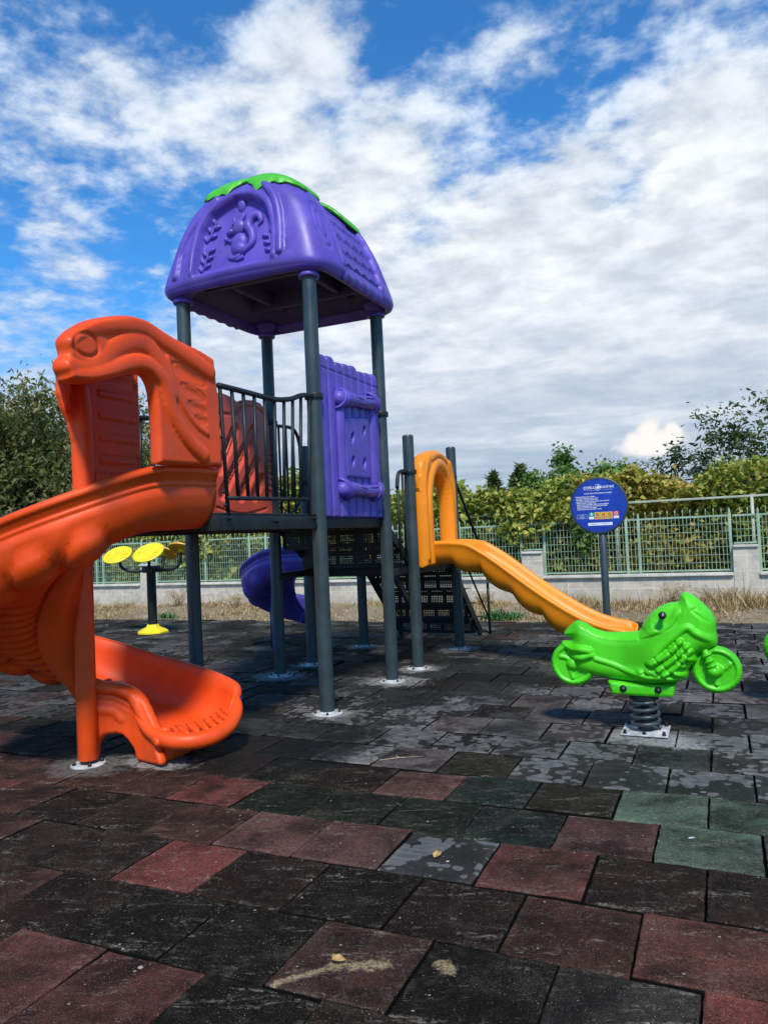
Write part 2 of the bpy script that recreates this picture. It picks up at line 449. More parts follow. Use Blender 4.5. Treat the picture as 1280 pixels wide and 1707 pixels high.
T={'hood_out':[(3.802,1.813),(3.8,1.996),(3.789,2.239),(3.759,2.477),(3.624,2.504),(3.447,2.521),(3.282,2.548),(3.159,2.573),(3.041,2.567),(2.9,2.532),(2.755,2.482),(2.643,2.418),(2.577,2.365),(2.558,2.333),(2.57,2.289),(2.565,2.265),(2.538,2.236),(2.537,2.199),(2.558,2.171),(2.568,2.145),(2.632,2.146),(2.729,2.158),(2.858,2.195),(2.997,2.244),(3.114,2.27),(3.181,2.255),(3.219,2.186),(3.232,2.047),(3.234,1.939),(3.231,1.793),(3.406,1.799)],'hood_ridge':[(2.565,2.343),(2.654,2.402),(2.818,2.465),(3.01,2.511),(3.156,2.519),(3.311,2.483),(3.494,2.436),(3.701,2.381)],'hood_eye':[(2.718,2.337),(2.8,2.355),(2.72,2.392),(2.895,2.418)],'hood_mouth1':[(2.548,2.22),(2.623,2.206),(2.732,2.226),(2.81,2.28),(2.892,2.356),(3.005,2.416),(3.122,2.436),(3.212,2.402),(3.301,2.298),(3.345,2.195)],'hood_mouth2':[(2.569,2.159),(2.705,2.183),(2.86,2.24),(3.0,2.301),(3.116,2.324),(3.207,2.303),(3.283,2.251),(3.34,2.105),(3.418,2.003),(3.5,1.931),(3.605,1.871)],'hood_mouth3':[(3.322,2.391),(3.38,2.234),(3.459,2.121),(3.56,2.041),(3.65,2.004)],'hood_slot0':[(3.509,2.33),(3.645,2.301),(3.536,2.362)],'hood_slot1':[(3.539,2.23),(3.635,2.208),(3.561,2.257)],'hood_slot2':[(3.57,2.145),(3.635,2.129),(3.587,2.166)],'hood_slot3':[(3.604,2.078),(3.647,2.067),(3.618,2.094)],'arch_in':[(-3.817,3.53),(-3.807,3.746),(-3.768,3.924),(-3.68,4.056),(-3.557,4.12),(-3.457,4.155),(-3.322,4.124),(-3.192,4.03),(-3.123,3.901),(-3.094,3.734),(-3.095,3.526)],'sq_head':[(-3.468,3.918),(-3.39,3.902),(-3.464,3.992)],'sq_snout':[(-3.54,3.859),(-3.491,3.849),(-3.538,3.892)],'sq_ear1':[(-3.406,3.979),(-3.375,4.018)],'sq_ear2':[(-3.524,3.988),(-3.552,4.019)],'sq_body':[(-3.428,3.721),(-3.342,3.704),(-3.425,3.794)],'sq_arm':[(-3.415,3.784),(-3.494,3.767),(-3.574,3.75)],'sq_leg':[(-3.344,3.655),(-3.442,3.642),(-3.528,3.691)],'sq_foot':[(-3.51,3.647),(-3.423,3.63),(-3.364,3.643)],'sq_tail':[(-3.342,3.704),(-3.293,3.726),(-3.307,3.827),(-3.371,3.906),(-3.329,3.962),(-3.253,3.946),(-3.199,3.885),(-3.22,3.841)],'acorn':[(-3.436,4.093),(-3.382,4.081),(-3.432,4.174)],'lv1':[(-3.622,4.01),(-3.665,3.952),(-3.738,3.901),(-3.731,3.849)],'lv2':[(-3.723,3.789),(-3.696,3.725),(-3.778,3.707),(-3.681,3.621),(-3.773,3.605)],'lv3':[(-3.136,3.823),(-3.168,3.749),(-3.134,3.678),(-3.147,3.6)],'roof_seamL':[(-3.654,4.192),(-3.868,3.978),(-3.982,3.781),(-4.003,3.547)],'roof_seamR':[(-3.201,4.243),(-3.078,4.068),(-3.014,3.846),(-2.99,3.585)],'bk_body':[(-0.91,0.718),(-0.856,0.702),(-0.798,0.665),(-0.728,0.644),(-0.634,0.643),(-0.519,0.653),(-0.494,0.695),(-0.445,0.76),(-0.386,0.808),(-0.318,0.835),(-0.272,0.841),(-0.254,0.883),(-0.236,0.901),(-0.206,0.897),(-0.154,0.859),(-0.103,0.807),(-0.069,0.761),(-0.055,0.716),(-0.056,0.653),(-0.051,0.607),(-0.06,0.567),(-0.107,0.543),(-0.167,0.51),(-0.169,0.472),(-0.197,0.454),(-0.221,0.419),(-0.24,0.354),(-0.312,0.328),(-0.379,0.322),(-0.469,0.314),(-0.559,0.324),(-0.709,0.34),(-0.779,0.346),(-0.862,0.367),(-0.939,0.389),(-0.949,0.432),(-0.972,0.468),(-1.006,0.523),(-1.026,0.548),(-1.015,0.579),(-0.966,0.586),(-0.953,0.598),(-1.004,0.622),(-0.99,0.654),(-0.954,0.689)],'bk_seat':[(-0.887,0.685),(-0.811,0.641),(-0.729,0.614),(-0.636,0.603),(-0.527,0.611)],'bk_l1':[(-0.461,0.464),(-0.389,0.554),(-0.296,0.638),(-0.222,0.691),(-0.165,0.651),(-0.056,0.607)],'bk_l2':[(-0.269,0.837),(-0.277,0.778),(-0.325,0.708),(-0.394,0.672),(-0.497,0.635)],'bk_t1':[(-0.444,0.459),(-0.346,0.52),(-0.265,0.603)],'bk_t2':[(-0.401,0.425),(-0.303,0.498),(-0.228,0.575)],'bk_t3':[(-0.369,0.396),(-0.284,0.457),(-0.212,0.541)],'bk_e1':[(-0.999,0.542),(-0.913,0.538),(-0.829,0.527)],'bk_e2':[(-0.953,0.469),(-0.886,0.48),(-0.819,0.499)],'bk_l3':[(-0.79,0.473),(-0.68,0.44),(-0.567,0.396),(-0.466,0.369),(-0.376,0.373)],'bk_l4':[(-0.943,0.432),(-0.819,0.485),(-0.79,0.473)],'bk_p':[(-0.52,0.403),(-0.464,0.411),(-0.419,0.398)],'bk_r1':[(-0.222,0.494),(-0.174,0.478)],'bk_r2':[(-0.257,0.452),(-0.209,0.431)],'bk_r3':[(-0.303,0.407),(-0.239,0.383)],'bk_r4':[(-0.349,0.368),(-0.257,0.346)],'bk_ws':[(-0.189,0.796),(-0.128,0.744),(-0.072,0.707)],'bk_ws2':[(-0.189,0.796),(-0.157,0.807),(-0.105,0.778),(-0.072,0.707)],'bk_plate':[(-0.718,0.336),(-0.559,0.322),(-0.401,0.319),(-0.307,0.323),(-0.326,0.246),(-0.518,0.245),(-0.701,0.252)],'bk_w':[(-0.949,0.43),(-0.068,0.416),(-0.804,0.434),(0.076,0.42)],'bk_knob':[(-0.357,0.772),(-0.624,0.294),(-0.412,0.293)],'bk_fork':[(-0.119,0.514),(-0.105,0.477),(-0.096,0.446),(-0.087,0.414)],'red_out':[(5.287,1.611),(5.351,2.658),(5.47,2.688),(5.592,2.696),(5.729,2.679),(5.791,2.647),(5.926,2.688),(6.064,2.702),(6.176,2.693),(6.274,2.646),(6.3,2.397),(6.316,1.62)],'slotA':[(5.535,2.184),(5.712,2.419),(5.736,2.399),(5.567,2.113)],'slotB':[(5.512,1.83),(5.99,2.435),(6.018,2.367),(5.63,1.939),(5.533,1.787)],'slotC':[(5.766,1.885),(6.027,2.179),(6.036,2.117),(5.865,1.797),(5.771,1.771)],'slotD':[(5.961,1.831),(6.112,1.996),(6.137,1.957),(6.028,1.802)]}
_obj0 = obj
def obj(name, vf, mat, parent=None, smooth=True, angle=None, local=False, fix=True):
    o = _obj0(name, vf, mat, parent, smooth, None, local)
    if fix: fixn(o)
    if angle and smooth: o.data.set_sharp_from_angle(angle=radians(angle))
    return o

# ------------------------------------------------------------------ ground
def soil():
    m, N, b = newmat('dry_soil')
    oc = N.new('ShaderNodeTexCoord').outputs['Object']
    a = N.noise(oc, .9, 8, .65); c = N.noise(oc, 14, 6, .7); s = N.noise(oc, 60, 3, .7)
    col = N.mix(N.ss(a, .35, .65), (.30, .22, .13), (.44, .34, .21)); col = N.mix(N.ss(c, .35, .7), (.20, .145, .085), col)
    col = N.mix(N.m('MULTIPLY', N.ss(s, .55, .7), .5), col, (.58, .48, .32))
    N.l.new(col, b.inputs['Base Color']); b.inputs['Roughness'].default_value = .95
    N.l.new(N.bump(c, .8, .05), b.inputs['Normal']); return m
SOIL = soil()
v = []; f = []
gx = [-900, -200, -60]+list(np.linspace(-24, 8, 81))+[60, 200, 900]; gy = [-300, -60, -8]+list(np.linspace(0, 10.7, 12))+list(np.linspace(10.85, 24, 50))+[60, 250, 1200]
for y in gy:
    for x in gx:
        z = -.06
        if 10.8 < y < 24 and -24 < x < 8: z = -.045+.04*sin(x*1.7+y)+.03*sin(x*4.1+2*y)*.6+.05*(y-10.8)/2.5*(y < 13.4)+.06*(y >= 13.4)
        v.append((x, y, z))
nx = len(gx)
for j in range(len(gy)-1):
    for i in range(nx-1): f.append((j*nx+i, j*nx+i+1, (j+1)*nx+i+1, (j+1)*nx+i))
tag(obj('ground', (v, f), SOIL, fix=False), kind='structure')

PX, PY, Y0 = .409, .4125, 1.944-.4125
COLS = {'R': (.150, .044, .036), 'P': (.110, .043, .034), 'p': (.118, .058, .052), 'r': (.062, .028, .022), 'B': (.024, .014, .010), 'D': (.040, .026, .019),
        'K': (.0090, .0090, .0055), 'g': (.012, .019, .011), 'G': (.095, .145, .105), 't': (.014, .027, .022), 'o': (.022, .022, .013), 'W': (.150, .150, .145), 'w': (.100, .100, .100),
        'y': (.040, .037, .032), 's': (.060, .070, .066), 'm': (.13, .112, .112)}
KNOWN = {-1: {0: 'R', -1: 'y', -2: 'K', -3: 'r', -4: 'D'}, 0: {1: 'R', 0: 'P', -1: 'K', -2: 'B', -3: 'K', -4: 'P', -5: 'P', -6: 'D'},
  1: {1: 'R', 0: 'R', -1: 'y', -2: 'K', -3: 'r', -4: 'K', -5: 'K', -6: 'B', -7: 'r', -8: 'r'},
  2: {1: 'P', 0: 'P', -1: 'r', -2: 'B', -3: 'K', -4: 'B', -5: 'R', -6: 'D', -7: 'D', -8: 'r'},
  3: {1: 'B', 0: 'B', -1: 'B', -2: 'P', -3: 'W', -4: 'p', -5: 'p', -6: 'r', -7: 'D', -8: 'B', -9: 'r'},
  4: {2: 't', 1: 's', 0: 'G', -1: 'p', -2: 't', -3: 'g', -4: 'g', -5: 'g', -6: 'R', -7: 'r', -8: 'r', -9: 'r'},
  5: {2: 'W', 1: 'w', 0: 'G', -1: 'G', -2: 'o', -3: 't', -4: 'p', -5: 'B', -6: 'K', -7: 'r', -8: 'r', -9: 'B', -10: 'K'},
  6: {2: 'W', 1: 'W', 0: 'W', -1: 'W', -2: 'W', -3: 'o', -4: 'm', -5: 'W', -6: 'K', -7: 'r', -8: 'g', -9: 'g'}}
def tilemat():
    m, N, b = newmat('rubber_tile')
    oc = N.new('ShaderNodeTexCoord').outputs['Object']
    at = N.new('ShaderNodeAttribute', attribute_name='tile_colour'); base = at.outputs['Color']
    zone = N.new('ShaderNodeAttribute', attribute_name='dry').outputs['Fac']
    rnd = N.new('ShaderNodeAttribute', attribute_name='tile_random').outputs['Fac']
    x, y, z = N.sep(oc)
    off = N.comb(N.m('ADD', x, N.m('MULTIPLY', rnd, 7.0)), y, N.m('MULTIPLY', rnd, 3.0))
    big = N.noise(off, 4.5, 7, .62, .3); mid = N.noise(oc, 16, 6, .65, .4); fine = N.noise(oc, 230, 2, .6); gran = N.vor(oc, 260, out=0)
    # worn, dusty, faded top
    c = N.mix(N.ss(big, .30, .72), N.mix(.35, N.mix(1.0, base, (.34, .34, .34, 1), 'MULTIPLY'), (.022, .016, .011, 1)), N.mix(1.0, base, (1.5, 1.42, 1.36, 1), 'MULTIPLY'))
    du = N.noise(off, 3.0, 9, .72, .9)
    c = N.mix(N.m('MULTIPLY', N.m('MULTIPLY', N.ss(du, .50, .66), N.ss(fine, .32, .6)), .38), c, N.mix(.55, base, (.20, .165, .125, 1)))
    c = N.mix(N.m('MULTIPLY', N.ss(mid, .50, .78), .55), c, N.mix(.6, base, (.16, .14, .12, 1)))
    c = N.mix(N.ss(fine, .35, .65), N.mix(1.0, c, (.50, .50, .50, 1), 'MULTIPLY'), N.mix(1.0, c, (1.15, 1.12, 1.08, 1), 'MULTIPLY'))
    cl_ = N.noise(oc, 55, 4, .7, .2); c = N.mix(N.ss(cl_, .42, .62), N.mix(1.0, c, (.70, .70, .70, 1), 'MULTIPLY'), c)
    # pale granules and grit
    sp = N.m('MULTIPLY', N.m('LESS_THAN', N.vor(oc, 80), .15), N.ss(N.noise(oc, 9, 5, .7), .44, .60))
    c = N.mix(N.m('MULTIPLY', sp, .75), c, (.34, .29, .22))
    sp3 = N.m('MULTIPLY', N.m('LESS_THAN', N.vor(oc, 210), .22), N.ss(N.noise(oc, 5, 6, .75), .42, .62, .12, 1.0))
    c = N.mix(N.m('MULTIPLY', sp3, .50), c, (.26, .22, .165))
    # larger flecks (bird lime, crumbs)
    fl = N.m('LESS_THAN', N.m('ADD', N.vor(oc, 13.0), N.m('MULTIPLY', N.noise(oc, 60, 3, .6), .22)), .165)
    c = N.mix(N.m('MULTIPLY', fl, .8), c, (.40, .37, .30))
    # streaky dust scuffs
    st = N.noise(N.comb(N.m('ADD', N.m('MULTIPLY', x, .55), N.m('MULTIPLY', y, .8)), N.m('SUBTRACT', N.m('MULTIPLY', y, 3.2), N.m('MULTIPLY', x, 1.2)), 0.0), 5.5, 9, .74, .8)
    c = N.mix(N.m('MULTIPLY', N.m('MULTIPLY', N.ss(st, .535, .65), N.ss(cl_, .42, .60)), .62), c, (.27, .235, .18))
    # grey dried dust film with wet blots in it (mid ground)
    w1 = N.noise(oc, 2.3, 3, .5, .3); w2 = N.vor(oc, 17, 'F1'); w3 = N.noise(oc, 7.5, 6, .68, .5)
    wet = N.m('ADD', N.m('MULTIPLY', w1, 1.0), N.m('ADD', N.m('MULTIPLY', w2, .30), N.m('MULTIPLY', w3, .42)))
    wetm = N.ss(wet, .855, .880)
    film = N.mix(N.ss(mid, .3, .7), (.13, .13, .122), (.34, .33, .30))
    film = N.mix(N.m('MULTIPLY', N.ss(rnd, 0, 1), .80), film, N.mix(1.0, base, (1.2, 1.2, 1.2, 1), 'MULTIPLY'))
    film = N.mix(N.ss(gran, .0, .5, .35, 0.0), film, (.045, .045, .043))
    stx = N.noise(N.comb(N.m('MULTIPLY', x, 1.2), N.m('MULTIPLY', y, 5.5), N.m('MULTIPLY', rnd, 9.0)), 6.0, 6, .7, .3)
    film = N.mix(N.m('MULTIPLY', N.ss(stx, .42, .60), .55), film, (.065, .066, .064))
    drym = N.m('MULTIPLY', zone, N.m('SUBTRACT', 1.0, N.m('MULTIPLY', wetm, .96)))
    c = N.mix(N.m('MULTIPLY', drym, .80), c, film)
    c = N.mix(N.m('MULTIPLY', N.m('MULTIPLY', wetm, zone), .75), c, (.014, .014, .012))
    # darker, smoother patches under and in front of the tower
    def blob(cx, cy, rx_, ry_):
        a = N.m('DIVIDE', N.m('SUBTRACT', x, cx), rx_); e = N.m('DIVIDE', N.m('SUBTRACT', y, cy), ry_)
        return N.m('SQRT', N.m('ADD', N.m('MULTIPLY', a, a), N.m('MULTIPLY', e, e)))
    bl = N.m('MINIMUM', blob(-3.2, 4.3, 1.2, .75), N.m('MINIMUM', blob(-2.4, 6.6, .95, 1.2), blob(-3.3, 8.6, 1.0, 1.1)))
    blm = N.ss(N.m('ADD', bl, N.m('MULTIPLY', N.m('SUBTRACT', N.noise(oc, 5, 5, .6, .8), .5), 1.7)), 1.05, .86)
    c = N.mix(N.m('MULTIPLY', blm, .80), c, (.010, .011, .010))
    # cement powder round the bolted feet
    def dustat(cx, cy, r, stx=1.0, amt=.8):
        a = blob(cx, cy, r*stx, r)
        return N.m('MULTIPLY', N.ss(N.m('ADD', a, N.m('MULTIPLY', N.m('SUBTRACT', N.noise(oc, 11, 6, .7, .5), .5), 1.9)), 1.15, .55), amt)
    feet = [(-2.82, 5.09, .19, 1.0, .85), (-4.04, 6.39, .30, 1.0, .8), (-2.81, 6.35, .26, 1.3, .8), (-4.06, 7.03, .22, 1, .8), (-4.06, 8.30, .22, 1, .7), (-2.82, 7.0, .24, 1, .8), (-2.80, 8.26, .26, 1, .7),
            (-.52, 5.06, .21, 1.15, .85), (-.36, 4.93, .15, 1.5, .8), (-3.66, 3.53, .24, 1.3, .35), (-3.30, 3.72, .17, 1.7, .8), (-5.2, 8.0, .25, 1.6, .5), (-3.1, 9.5, .25, 1, .6)]
    dm = None
    for q in feet:
        g = dustat(*q); dm = g if dm is None else N.m('MAXIMUM', dm, g)
    dm = N.m('MULTIPLY', dm, N.ss(N.noise(oc, 38, 6, .75), .34, .60, .25, 1.0))
    c = N.mix(dm, c, (.44, .43, .40))
    # spilled sand on the nearest tiles
    def sand(ax, ay, bx, by, w):
        ab = (bx-ax, by-ay); L2 = ab[0]**2+ab[1]**2
        t = N.m('DIVIDE', N.m('ADD', N.m('MULTIPLY', N.m('SUBTRACT', x, ax), ab[0]), N.m('MULTIPLY', N.m('SUBTRACT', y, ay), ab[1])), L2, clamp=True)
        ex = N.m('SUBTRACT', N.m('SUBTRACT', x, ax), N.m('MULTIPLY', t, ab[0])); ey = N.m('SUBTRACT', N.m('SUBTRACT', y, ay), N.m('MULTIPLY', t, ab[1]))
        d_ = N.m('SQRT', N.m('ADD', N.m('MULTIPLY', ex, ex), N.m('MULTIPLY', ey, ey)))
        return N.ss(N.m('ADD', N.m('DIVIDE', d_, w), N.m('MULTIPLY', N.m('SUBTRACT', N.noise(oc, 24, 6, .75, .4), .5), 3.8)), 1.0, .30)
    sd = None
    for q in SANDS:
        g = sand(*q); sd = g if sd is None else N.m('MAXIMUM', sd, g)
    c = N.mix(N.m('MULTIPLY', N.m('MULTIPLY', sd, .9), N.ss(N.noise(oc, 120, 4, .8), .40, .56, .15, 1.0)), c, (.44, .33, .18))
    # paler worn edges
    u = N.new('ShaderNodeAttribute', attribute_name='edge').outputs['Fac']
    c = N.mix(N.m('MULTIPLY', N.m('MULTIPLY', u, N.ss(mid, .46, .66)), .32), c, N.mix(.5, base, (.26, .22, .17, 1)))
    c = N.mix(N.ss(u, .15, -.5), c, (.006, .006, .005))
    N.l.new(c, b.inputs['Base Color'])
    r = N.ss(mid, .3, .7, .78, .96)
    r = N.m('SUBTRACT', r, N.m('MULTIPLY', N.m('MULTIPLY', wetm, zone), .34)); r = N.m('SUBTRACT', r, N.m('MULTIPLY', blm, .28))
    N.l.new(r, b.inputs['Roughness']); b.inputs['Specular IOR Level'].default_value = .08
    h = N.m('ADD', N.m('MULTIPLY', gran, .6), N.m('ADD', fine, N.m('MULTIPLY', mid, 2.2)))
    N.l.new(N.bump(h, .8, .006), b.inputs['Normal'])
    return m
SANDS = [(-1.30, 1.97, -1.17, 2.11, .022), (-1.17, 2.11, -1.05, 2.165, .040), (-.87, 2.237, -.83, 2.215, .035)]
def build_tiles():
    v = []; f = []; colr = []; dry = []; rn = []; edge = []
    r2 = random.Random(5)
    nrow = 0
    for i in range(-6, 23):
        y0 = Y0+i*PY; y1 = min(y0+PY, 10.80)
        if y1-y0 < .05: continue
        ph = -.318 if i % 2 == 0 else -.118
        for k in range(-38, 9):
            x0 = ph+k*PX; x1 = x0+PX
            # keep what the view could plausibly reach
            if x1 < -y1*1.55-2.5: continue
            if x0 > 3.6: continue
            known = KNOWN.get(i, {}).get(k)
            if known: cl = known
            else:
                if y0 < 4.2: cl = r2.choice('RrrBBKKDgPo')
                elif x0 < -3.4 and y0 < 5.6: cl = r2.choice('KKgrBosDw')
                elif x0 < -3.4: cl = r2.choice('KKgBosww')
                else: cl = r2.choice('WWWwwwmmKKosr')
            base = np.array(COLS[cl])*(1.22 if cl in 'RPpr' else 1.0)*(r2.uniform(.85, 1.2) if y0 < 4.3 else r2.uniform(.55, 1.35))
            dr = 0.0
            if y0 > 4.2: dr = r2.choice([.3, .6, .8, 1, 1]) if x0 > -3.2 else r2.choice([.15, .3, .45, .6, .75])
            if y0 > 7.2: dr = r2.choice([.1, .3, .5, .7, .85, .95])
            if known and y0 < 4.3: dr = 0
            if cl in 'W' : dr = max(dr, .95)
            if known in ('K', 'g', 't', 'r', 'B', 'o', 'p', 'G'): dr = 0.0
            rr = r2.random()
            gp = r2.uniform(.0020, .0040) if y0 < 4.6 else r2.uniform(.0032, .0065); dz = r2.gauss(0, .0030); t1 = r2.gauss(0, .0022); t2 = r2.gauss(0, .0022)
            an = r2.gauss(0, .0035); cx, cy = (x0+x1)/2+r2.gauss(0, .001), (y0+y1)/2+r2.gauss(0, .001); hx = (x1-x0)/2-gp; hy = (y1-y0)/2-gp
            near = y0 < 5.2
            b1, b2 = .0035, .010
            ns = 8 if near else 1
            def P_(a, c, z):
                X_ = cx+a*cos(an)-c*sin(an); Y_ = cy+a*sin(an)+c*cos(an)
                return (X_, Y_, z+dz+t1*a/hx+t2*c/hy)
            k0 = len(v)
            rings = [(0, -.045), (.0005, -.009), (b1, -.0020), (b2, 0)]
            for ri, (ins, z) in enumerate(rings):
                a, c = hx-ins, hy-ins
                loop = []
                for s in range(ns): loop.append((-a+2*a*s/ns, -c))
                for s in range(ns): loop.append((a, -c+2*c*s/ns))
                for s in range(ns): loop.append((a-2*a*s/ns, c))
                for s in range(ns): loop.append((-a, c-2*c*s/ns))
                for (p, q) in loop:
                    jit = r2.gauss(0, .0013) if near and 0 < ri else 0
                    v.append(P_(p+(jit if abs(p) >= a-1e-6 else 0), q+(jit if abs(q) >= c-1e-6 else 0), z+(r2.gauss(0, .0005) if near else 0)))
                    edge.append((-1.0, -1.0, .9, .35)[ri])
            m_ = 4*ns
            for ri in range(3):
                for s in range(m_):
                    t = (s+1) % m_
                    f.append((k0+ri*m_+s, k0+ri*m_+t, k0+(ri+1)*m_+t, k0+(ri+1)*m_+s))
            # top: inner ring inset then n-gon
            ki = len(v); a, c = hx-.03, hy-.03
            top = [(-a, -c), (a, -c), (a, c), (-a, c)]
            for (p, q) in top: v.append(P_(p, q, .0)); edge.append(0.0)
            for sd_ in range(4):
                o0 = k0+3*m_+sd_*ns; seq = [k0+3*m_+(sd_*ns+s) % m_ for s in range(ns+1)]
                f.append(tuple(seq)+(ki+(sd_+1) % 4, ki+sd_))
            f.append((ki, ki+1, ki+2, ki+3))
            nn = len(v)-k0
            colr += [(*base, 1)]*nn; dry += [dr]*nn; rn += [rr]*nn
    me = bpy.data.meshes.new('rubber_tile_paving'); me.from_pydata(v, [], f); me.update()
    a = me.attributes.new('tile_colour', 'FLOAT_COLOR', 'POINT'); a.data.foreach_set('color', np.array(colr, np.float32).ravel())
    for nm, arr in (('dry', dry), ('tile_random', rn), ('edge', edge)):
        a = me.attributes.new(nm, 'FLOAT', 'POINT'); a.data.foreach_set('value', np.array(arr, np.float32))
    me.materials.append(TILE)
    o = bpy.data.objects.new('rubber_tile_paving', me); COL.objects.link(o); tag(o, kind='structure')
    return o

TILE = tilemat()
build_tiles()
def each(name, items, mat, parent, **kw):
    for it in (items.items if isinstance(items, PL) else items): obj(name, it, mat, parent, **kw)
class PL:
    def __init__(s): s.items = []
    def add(s, vf): s.items.append(vf); return s
# ------------------------------------------------------------------ the play structure
PS = empty('play_structure', (-3.43, 5.7, 0), 'purple roofed climbing tower with orange spiral slide, amber slide and slate posts', 'play tower')
XA, XB = -2.82, -4.05
POSTS = [(XA, 5.09, 3.47), (XB, 5.10, 3.47), (XA, 6.345, 3.47), (XB, 6.39, 3.47), (XA, 6.995, 2.345), (XB, 7.03, 2.345), (XA+.015, 8.265, 2.335), (XB, 8.31, 1.03)]
def bolts(cx, cy, r, n, z, a0=.4, s=.011):
    m = []
    for k in range(n):
        a = a0+2*pi*k/n
        m.append(lathe([(s*1.25, 0), (s*1.25, .004), (s, .005), (s, .014), (s*.6, .019)], 8, (cx+r*cos(a), cy+r*sin(a), z)))
    return m
for i, (x, y, h) in enumerate(POSTS):
    n = 32
    prof = [(.057, .003), (.057, .5), (.057, 1.2), (.057, 2.0), (.057, h-.02), (.054, h-.006), (.045, h), (.001, h+.002)] if h < 3 else [(.057, .003), (.057, 1), (.057, 2), (.057, h), (.001, h)]
    p = obj('post', lathe(prof, n, (x, y, 0)), POST, PS, angle=50)
    fl = obj('flange', lathe([(.118, .0), (.118, .006), (.112, .009), (.062, .010), (.060, .020), (.058, .022)], 32, (x, y, .002)), FLANGE, p, angle=40)
    each('bolt', bolts(x, y, .092, 4, .010, .5+i, .010), BLACK, p, angle=40)
def clamp(x, y, z, ax='x', r=.057):
    m = MB(); m.add(lathe([(r+.002, -.022), (r+.014, -.022), (r+.016, -.018), (r+.016, .018), (r+.014, .022), (r+.002, .022)], 28, (x, y, z)))
    return m
def lug(a, b, r=.017):
    return tube([a, b], r, 12)
# decks
def deck(x0, x1, y0, y1, zt, name='deck'):
    m = MB()
    m.add(box(((x0+x1)/2, (y0+y1)/2, zt-.006), (x1-x0, y1-y0, .012), .002))
    h = .10
    for yy in (y0+.02, y1-.02): m.add(box(((x0+x1)/2, yy, zt-.012-h/2), (x1-x0, .04, h-.001), .004))
    for xx in (x0+.02, x1-.02): m.add(box((xx, (y0+y1)/2, zt-.013-h/2), (.04, y1-y0-.082, h-.003), .004))
    for k in (1, 2): m.add(box((x0+(x1-x0)*k/3, (y0+y1)/2, zt-.05), (.04, y1-y0-.084, .07), .003))
    return obj(name, m.out(), DARK, PS, angle=40)
deck(XB+.02, XA-.02, 5.09, 6.36, 1.535)
deck(XB+.02, XA+.01, 3.80, 5.085, 1.535)
deck(XB+.02, XA-.02, 6.99, 8.29, 1.05)
bb = PL()
for (x, y, z) in ((XA+.013, 3.90, 1.50), (XA+.013, 4.98, 1.50), (XA+.013, 4.45, 1.48)):
    bb.add(lathe([(.016, 0), (.016, .006), (.012, .008), (.012, .02), (.006, .026)], 10, (x, y, z), roty(pi/2)))
each('bolt', bb, BLACK, PS, angle=40)
# perforated steps
def perf(o, ux, uy, nu, nv, pitch, t=.003, fill=.60, skip=()):
    """perforated sheet: o corner, ux/uy unit vectors"""
    o, ux, uy = V(*o), V(*ux), V(*uy); nz = np.cross(ux, uy); m = MB(); w = pitch*fill
    L_, H_ = nu*pitch, nv*pitch; R_ = np.array([ux, uy, nz]).T
    for i in range(nu+1):
        wd = w*(3.0 if i % 9 == 0 else 1)
        m.add(box(o+ux*(i*pitch)+uy*H_/2, (wd, H_+w, t), 0, R_))
    for j in range(nv+1):
        wd = w*(2.6 if j % 6 == 0 else 1)
        m.add(box(o+uy*(j*pitch)+ux*L_/2+nz*.0004, (L_, wd, t), 0, R_))
    return m
for (y, z0, rows, z) in ((6.44, 1.26, 10, 1.26), (6.80, 1.05, 9, 1.06)):
    obj('step', MB().add(perf((XB+.08, y, z0), (1, 0, 0), (0, 0, 1), 50, rows, .0222).out()).add(perf((XB+.08, y, z), (1, 0, 0), (0, 1, 0), 50, 15, .0222).out()).out(), DARK, PS, smooth=False, fix=False)
for xx in (XB+.05, XA-.06):
    obj('stringer', bar((xx, 6.36, 1.50), (xx, 7.02, 1.07), .035, .09), DARK, PS, angle=40); obj('tie_bar', bar((xx, 6.36, .99), (xx, 7.0, .99), .035, .07), DARK, PS, angle=40)
for k in range(5):
    z = .86-.20*k; y = 8.36+.215*k; st = MB()
    st.add(perf((XB+.10, y, max(.02, z-.0)), (1, 0, 0), (0, 0, 1), 48, 8, .0222).out())
    st.add(perf((XB+.10, y, max(.19, z+.18)), (1, 0, 0), (0, 1, 0), 48, 10, .0222).out())
    obj('stair_tread', st.out(), DARK, PS, smooth=False, fix=False)
for xx in (XB+.06, XA-.07): obj('stringer', bar((xx, 8.29, 1.00), (xx, 9.38, .02), .035, .11), DARK, PS, angle=40)
# lower cross brace seen under the link
obj('stringer', bar((XA-.10, 6.50, 1.15), (XA-.10, 7.42, .35), .03, .07), DARK, PS, angle=40)

# railings
def railing(tops, bot, n, x=None, name='railing', r=.013, rt=.019, ends=True):
    """tops: polyline of the top rail, bot: two end points of the bottom rail"""
    T_ = [np.array(p) for p in smoothpath([V(*p) for p in tops], 8)]
    m = MB(); m.add(tube(T_, rt, 12)); b0, b1 = V(*bot[0]), V(*bot[1]); m.add(tube([b0, b1], r*1.15, 10))
    L_ = [0]
    for a, b in zip(T_[:-1], T_[1:]): L_.append(L_[-1]+np.linalg.norm(b-a))
    for k in range(n):
        t = k/(n-1); s = L_[-1]*(.012+.976*t) if ends else L_[-1]*(.05+.9*t)
        j = min(len(L_)-2, max(0, int(np.searchsorted(L_, s))-1)); q = (s-L_[j])/(L_[j+1]-L_[j]+1e-9)
        a = T_[j]+(T_[j+1]-T_[j])*q; tb = .012+.976*t if ends else .05+.9*t
        bpt = b0+(b1-b0)*tb
        if k in (0, n-1) and ends: bpt = bpt+V(0, 0, -.12)
        m.add(tube([a, bpt], r, 9))
    return obj(name, m.out(), DARK, PS)
